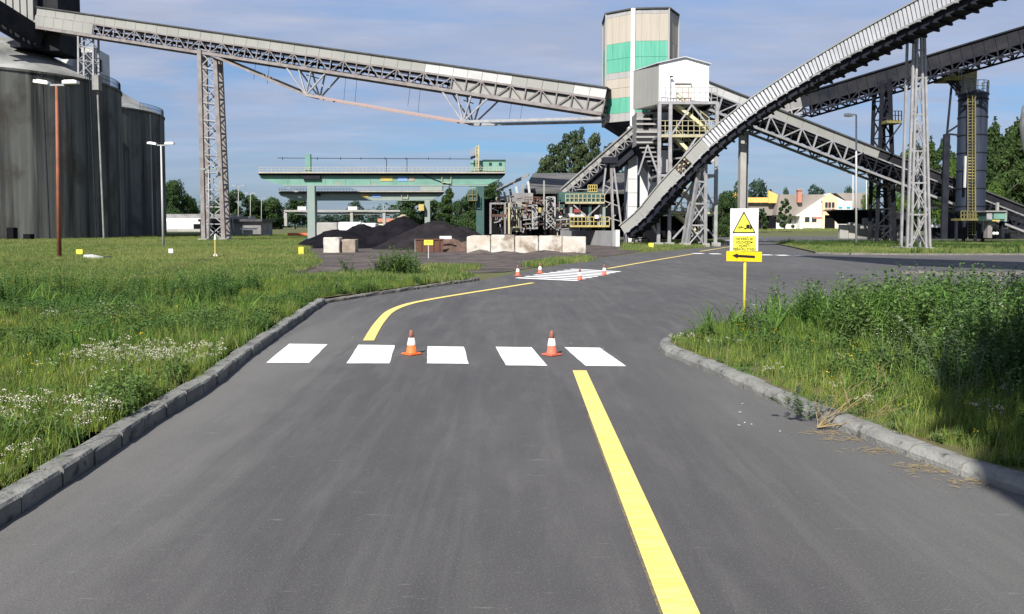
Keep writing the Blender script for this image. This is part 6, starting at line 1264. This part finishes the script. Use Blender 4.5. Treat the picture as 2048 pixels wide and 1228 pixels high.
def gn_scatter(name, src, pts):
    if not len(pts): return
    pts = np.array(pts, dtype=np.float64); me = bpy.data.meshes.new(name); me.vertices.add(len(pts)); me.vertices.foreach_set('co', pts[:, :3].ravel())
    a = me.attributes.new('sc', 'FLOAT', 'POINT'); a.data.foreach_set('value', pts[:, 3].copy()); ro = me.attributes.new('ro', 'FLOAT_VECTOR', 'POINT')
    ro.data.foreach_set('vector', np.stack([rng.normal(0, .12, len(pts)), rng.normal(0, .12, len(pts)), rng.uniform(0, 6.28, len(pts))], 1).ravel())
    me.update(); o = bpy.data.objects.new(name, me); COL.objects.link(o); o['kind'] = 'stuff'
    ng = bpy.data.node_groups.new('scatter', 'GeometryNodeTree'); ng.interface.new_socket('Geometry', in_out='INPUT', socket_type='NodeSocketGeometry'); ng.interface.new_socket('Geometry', in_out='OUTPUT', socket_type='NodeSocketGeometry')
    N = ng.nodes.new; L = ng.links.new; gi, go = N('NodeGroupInput'), N('NodeGroupOutput'); ip = N('GeometryNodeInstanceOnPoints'); oi = N('GeometryNodeObjectInfo'); oi.inputs['Object'].default_value = src; oi.inputs['As Instance'].default_value = True
    na = N('GeometryNodeInputNamedAttribute'); na.data_type = 'FLOAT'; na.inputs['Name'].default_value = 'sc'; nr = N('GeometryNodeInputNamedAttribute'); nr.data_type = 'FLOAT_VECTOR'; nr.inputs['Name'].default_value = 'ro'
    e2r = N('FunctionNodeEulerToRotation'); L(nr.outputs[0], e2r.inputs[0])
    L(gi.outputs[0], ip.inputs['Points']); L(oi.outputs['Geometry'], ip.inputs['Instance']); L(e2r.outputs[0], ip.inputs['Rotation']); L(na.outputs[0], ip.inputs['Scale']); L(ip.outputs[0], go.inputs[0])
    md = o.modifiers.new('scatter', 'NODES'); md.node_group = ng
def inpoly(p, poly):
    x, y = p[0], p[1]; c = np.zeros(len(x), bool); j = len(poly) - 1
    for i in range(len(poly)):
        xi, yi, xj, yj = poly[i][0], poly[i][1], poly[j][0], poly[j][1]
        c ^= ((yi > y) != (yj > y)) & (x < (xj - xi) * (y - yi) / ((yj - yi) or 1e-9) + xi); j = i
    return c
def vnoise(x, y, s, seed=0):
    R = np.random.default_rng(seed); T = R.random((64, 64)); u, v = x / s + 17.3, y / s + 9.1; i, j = np.floor(u).astype(int), np.floor(v).astype(int); f, g = u - i, v - j; f, g = f * f * (3 - 2 * f), g * g * (3 - 2 * g); i %= 64; j %= 64; i2, j2 = (i + 1) % 64, (j + 1) % 64
    return T[i, j] * (1 - f) * (1 - g) + T[i2, j] * f * (1 - g) + T[i, j2] * (1 - f) * g + T[i2, j2] * f * g
def sample(poly, y0, y1, dens, margin=.70, xr=None):
    xa, xb = xr if xr else (-margin * y1, margin * y1); n = int((xb - xa) * (y1 - y0) * dens); x, y = rng.uniform(xa, xb, n), rng.uniform(y0, y1, n)
    k = inpoly((x, y), poly) & (np.abs(x) < margin * y + 1.5); return x[k], y[k]
BIN = {}
def put(kind, x, y, z, s):
    BIN.setdefault(kind, []).append(np.stack([x, y, z + 0 * x, s], 1))
def fill(poly, bands, zf, kinds, seed, margin=.70, xr=None, hs=None):
    """kinds: list of (name, weight function(x,y))"""
    for (y0, y1, dens, sc) in bands:
        x, y = sample(poly, y0, y1, dens, margin, xr)
        if not len(x): continue
        Wt = np.stack([w(x, y, y0) + 0.0 * x for _, w in kinds], 1); Wt = np.clip(Wt, 0, None); Wt /= Wt.sum(1)[:, None]; c = (Wt.cumsum(1) > rng.random(len(x))[:, None]).argmax(1)
        s = sc * rng.uniform(.7, 1.3, len(x)) * (hs(x, y) if hs else 1)
        for i, (nm, _) in enumerate(kinds):
            k = c == i
            if k.any(): put(nm, x[k], y[k], zf + 0 * x[k], s[k])
mead = [(p[0] - 0.2, p[1]) for p in LK] + [(-3.9, 18)] + [(p[0] - .05, p[1] + .3) for p in BACK] + [tuple(gp(905, 550)[:2]), tuple(gp(760, 549)[:2]), tuple(gp(640, 556)[:2]), tuple(gp(560, 560)[:2]), tuple(gp(640, 530)[:2]), tuple(gp(616, 505)[:2]), tuple(gp(618, 484)[:2]), (-22, 100), (-30, 150), (-130, 150), (-130, 95), (-60, 27), (-60, 0)]
near = lambda a, b=14: (lambda x, y, y0: a * (y0 < b))
farw = lambda a, b=14: (lambda x, y, y0: a * (y0 >= b))
band = lambda y, c, w: np.exp(-((y - c) / w) ** 2)
kd = [('fine', lambda x, y, y0: (1.0 + vnoise(x, y, 1.4, 1)) * (y0 < 22)), ('fine2', lambda x, y, y0: 1.1 * vnoise(x, y, 1.1, 2) * (y0 < 30)), ('short', lambda x, y, y0: 1.2 * (y0 < 22)), ('dry', lambda x, y, y0: .22 * vnoise(x, y, 2, 3) ** 2 * (y0 < 30) + 2.2 * (y0 >= 30) * (vnoise(x, y, 8, 60) > .55) * band(y, 62, 18)),
      ('herb', lambda x, y, y0: 1.8 * (vnoise(x, y, 1.3, 4) > .5) * (y0 < 30) + 3 * band(y, 15.5, 2.0) * (x < -6)), ('clover', lambda x, y, y0: 1.4 * (vnoise(x, y, 1.0, 5) > .45) * (y0 < 22)),
      ('white', lambda x, y, y0: .10 * (vnoise(x, y, .9, 6) > .6) * (y0 < 14) + .015 * (y0 < 30)), ('puff', lambda x, y, y0: 1.9 * (y < 9.5) * (y > 5.0) * (x > -4.5 - .1 * y) * (vnoise(x, y, .7, 7) > .42) + .22 * (vnoise(x, y, 1.2, 17) > .6) * (y > 8) * (y < 13)), ('yellow', lambda x, y, y0: .09 * (vnoise(x, y, 1.2, 8) > .5) * (y0 < 22)),
      ('tall', lambda x, y, y0: 1.2 * band(y, 16.5, 1.4) * (x < -5.5) * (vnoise(x, y, 1.6, 9) > .35)), ('far', lambda x, y, y0: 1.5 * (y0 >= 22)), ('fard', lambda x, y, y0: (y0 >= 22) * (1.6 * (vnoise(x, y, 5, 10) > .55) + 2.5 * band(y, 25, 2.5)))]
fill(mead, [(2.2, 6, 150, .8), (6, 9, 130, .85), (9, 14, 95, .95), (14, 22, 66, .80), (22, 34, 30, .58), (34, 60, 11, .62), (60, 150, 3, .7)], .08, kd, 1, .72)
# tall grass clumps in the meadow
for cx, cy, n in ((-8.7, 15.3, 14), (-5.0, 13.6, 8), (-4.2, 10.0, 5), (-6.6, 14.6, 8)):
    x, y = cx + rng.normal(0, .5, n), cy + rng.normal(0, .3, n); k = inpoly((x, y), mead) & inpoly((x + .35, y), mead); put('reed', x[k], y[k], np.full(k.sum(), .05), rng.uniform(.45, .7, n)[k])
# right verge island
isl2 = [(p[0] + 0.19, p[1] + .05) for p in RK] + [(2.9, 12.1), (4.2, 13.1), (8, 14.1), (14, 14.8), (24, 13.2), (24, 1.2)]
kx = np.array([p[0] for p in RK][::-1]); ky = np.array([p[1] for p in RK][::-1])
def dk(x, y): # distance behind the kerb line
    o = np.argsort(ky); return x - np.interp(y, ky[o], kx[o])
def hgt(x, y):
    d = np.clip(dk(x, y) / 1.9, 0, 1); return .72 + .36 * np.clip((dk(x, y) - .6) / 2.2, 0, 1) - .25 * np.exp(-((x - 7) / 2.5) ** 2) * 0
kr = [('short', lambda x, y, y0: 2.5 * (dk(x, y) < .7)), ('fine', lambda x, y, y0: 2.2 * (dk(x, y) < 1.3) + .5), ('dry', lambda x, y, y0: .7 * (dk(x, y) < .35) + .08), ('clover', lambda x, y, y0: 2.2 * (dk(x, y) < 2.2)), ('puff', lambda x, y, y0: .28 * (dk(x, y) < 1.4) * (vnoise(x, y, .7, 31) > .5)), ('yellow', lambda x, y, y0: .12 * (dk(x, y) < 1.8)), ('fine2', lambda x, y, y0: 2.6 * (dk(x, y) > .5)),
      ('herb', lambda x, y, y0: 2.0 * (dk(x, y) > .9) * (vnoise(x, y, .8, 52) > .4)), ('tall', lambda x, y, y0: 1.3 * (dk(x, y) > 2.0) * (.35 + vnoise(x, y, 1.1, 51))), ('grey', lambda x, y, y0: .5 * (dk(x, y) > 1.3) * ((vnoise(x, y, .9, 33) > .62) | (x < 3.0)) ), ('white', lambda x, y, y0: .05 * (dk(x, y) > .6))]
fill(isl2, [(1.5, 7, 120, .95), (7, 15.5, 80, 1.0)], .085, kr, 2, .78, (1.5, 13), hgt)
for cx, cy, n, s in ((5.2, 11.3, 34, .92), (6.0, 11.9, 24, .9), (4.6, 10.7, 18, .8), (4.0, 11.6, 10, .7), (3.3, 11.4, 7, .6), (4.7, 9.3, 8, .6)):
    x, y = cx + rng.normal(0, .42, n), cy + rng.normal(0, .35, n); k = inpoly((x, y), isl2) & (dk(x, y) > .25); put('reed', x[k], y[k], np.full(k.sum(), .05), (s * rng.uniform(.75, 1.2, n))[k])
for cx, cy, n, s in ((7.7, 11.4, 16, .95), (6.8, 9.5, 10, .7), (5.6, 8.2, 8, .6), (8.5, 10.6, 14, 1.0), (2.75, 11.0, 5, .75), (6.4, 7.6, 8, .7)):
    x, y = cx + rng.normal(0, .45, n), cy + rng.normal(0, .4, n); k = inpoly((x, y), isl2); put('bush', x[k], y[k], np.full(k.sum(), .02), (s * rng.uniform(.7, 1.1, n))[k])
# far verge and other patches
fv = [(18.2, 48.3), (22, 46), (60, 46.2), (60, 74), (24, 74), (21, 60)]
fill(fv, [(45, 76, 14, .65)], .06, [('far', lambda x, y, y0: 1.2 + 0 * x), ('fard', lambda x, y, y0: 1.0 + 0 * x), ('tall', lambda x, y, y0: .8 * (vnoise(x, y, 3, 41) > .55))], 3, .72)
for poly, d, s in (([gp(1245, 500), gp(1300, 502), gp(1440, 492), gp(1450, 478), gp(1380, 478), gp(1250, 484)], 5, .9), ([gp(1050, 536), gp(1110, 531), gp(1180, 522), gp(1175, 514), gp(1110, 520), gp(1060, 527)], 9, .8), ([gp(830, 545), gp(950, 541), gp(960, 533), gp(840, 537)], 14, .8)):
    P = [tuple(p[:2]) for p in poly]; fill(P, [(20, 100, d, s)], 0.0, [('far', lambda x, y, y0: 1 + 0 * x), ('fard', lambda x, y, y0: .9 + 0 * x)], 4, .7, (-5, 22))
x, y = gp(786, 556).x + rng.normal(0, .35, 22), gp(786, 556).y + rng.normal(0, .4, 22); put('bush', x, y, np.full(22, 0.), rng.uniform(.8, 1.3, 22))
x, y = gp(730, 556).x + rng.normal(0, .9, 16), gp(730, 556).y + rng.normal(0, .3, 16); put('bush', x, y, np.full(16, 0.), rng.uniform(.3, .45, 16))
# lawn of the house
fill([(40, 150), (95, 150), (95, 182), (40, 182)], [(150, 182, .5, 1.4)], .72, [('far', lambda x, y, y0: 1 + 0 * x)], 5, .72, (40, 95))
NM = {'fine': 'grass', 'fine2': 'tall_grass', 'short': 'short_grass', 'dry': 'dry_grass', 'reed': 'broadleaf_grass', 'far': 'far_grass', 'fard': 'far_weeds', 'herb': 'weeds', 'clover': 'low_weeds', 'tall': 'tall_weeds', 'grey': 'grey_weeds', 'white': 'white_wildflowers', 'puff': 'seed_heads', 'yellow': 'yellow_wildflowers', 'bush': 'bushy_weeds'}
for k, v in BIN.items(): gn_scatter(NM[k], PL[k], np.concatenate(v))

# ---------------------------------------------------------------- single plants near the kerb
R = random.Random(21)
def stalk_plant(name, base, label, pts, m, r0, twigs, leaf=None, cat='plant'):
    r = empty(name, tuple(base), label, cat); mb = MB(); lf = MB()
    def branch(p, d, l, rad, lev):
        q = p
        for k in range(4):
            d = (d + Vector((R.uniform(-.15, .15), R.uniform(-.15, .15), R.uniform(-.05, .12)))).normalized(); q2 = q + d * l / 4; mb.tube(q, q2, rad * (1 - k * .18), rad * (1 - (k + 1) * .18), 5); q = q2
            if lev > 0 and R.random() < .85:
                a = R.uniform(0, 6.28); branch(q, (d + Vector((math.cos(a), math.sin(a), R.uniform(-.1, .6))) * .9).normalized(), l * R.uniform(.3, .5), rad * .55, lev - 1)
            if leaf:
                for j in range(2): a = R.uniform(0, 6.28); c = q + Vector((math.cos(a), math.sin(a), .3)) * leaf * .6; s = leaf * R.uniform(.5, 1); lf.add([q, c + Vector((-s * .2, s * .2, 0)), c + Vector((math.cos(a), math.sin(a), .2)) * s, c + Vector((s * .2, -s * .2, 0))], [(0, 1, 2, 3)])
    for d, l in twigs: branch(Vector(base), Vector(d).normalized(), l, r0, 2)
    mb.build('stems', m, r)
    if leaf: lf.build('foliage', M['g_grey'], r, fix=False)
    return r
b = gp(1640, 855) + Vector((0, -.02, .03))
stalk_plant('dry_stalks', gp(1635, 860) + Vector((0, 0, .02)), 'heap of dead straw-coloured stalks fallen over the right kerb', None, M['dry'], .0050, [((.9, .35, .22), .75), ((.8, .5, .4), .7), ((.95, .1, .10), .6), ((.5, .6, .4), .5), ((1, .6, .12), .85), ((.6, .2, .6), .4), ((.2, .9, .3), .4), ((1, -.05, .08), .5)], cat='dead plant')
stalk_plant('uprooted_weed', gp(1610, 850) + Vector((.05, .1, .03)), 'dark green wilted weed lying on the right kerb under dry stalks', None, M['stem_green'], .004, [((-.4, -.1, .2), .22), ((.3, -.2, .3), .2), ((-.1, .2, .5), .2), ((-.6, .3, .2), .25)], leaf=.03)
stalk_plant('thistle', gp(1907, 878) + Vector((.05, .1, .08)), 'tall thin spindly thistle standing at the kerb, right part of the verge', None, M['stem_green'], .005, [((-.10, .1, 1), .62), ((.12, .05, 1), .70)], leaf=.035)
for k, (x, y) in enumerate(((1650, 868), (1700, 880), (1765, 905), (1850, 935), (1880, 945), (1960, 968))):
    g = gp(x, y); mb = MB()
    for j in range(60): a, q = R.uniform(0, 3.14), R.uniform(.02, .08); c = g + Vector((R.gauss(0, .13), R.gauss(0, .05), R.uniform(.004, .014))); mb.bar(c, c + Vector((math.cos(a) * q, math.sin(a) * q * .6, R.uniform(0, .01))), .0018)
    o = mb.build('straw_litter', M['dry']); tag(o, kind='stuff')
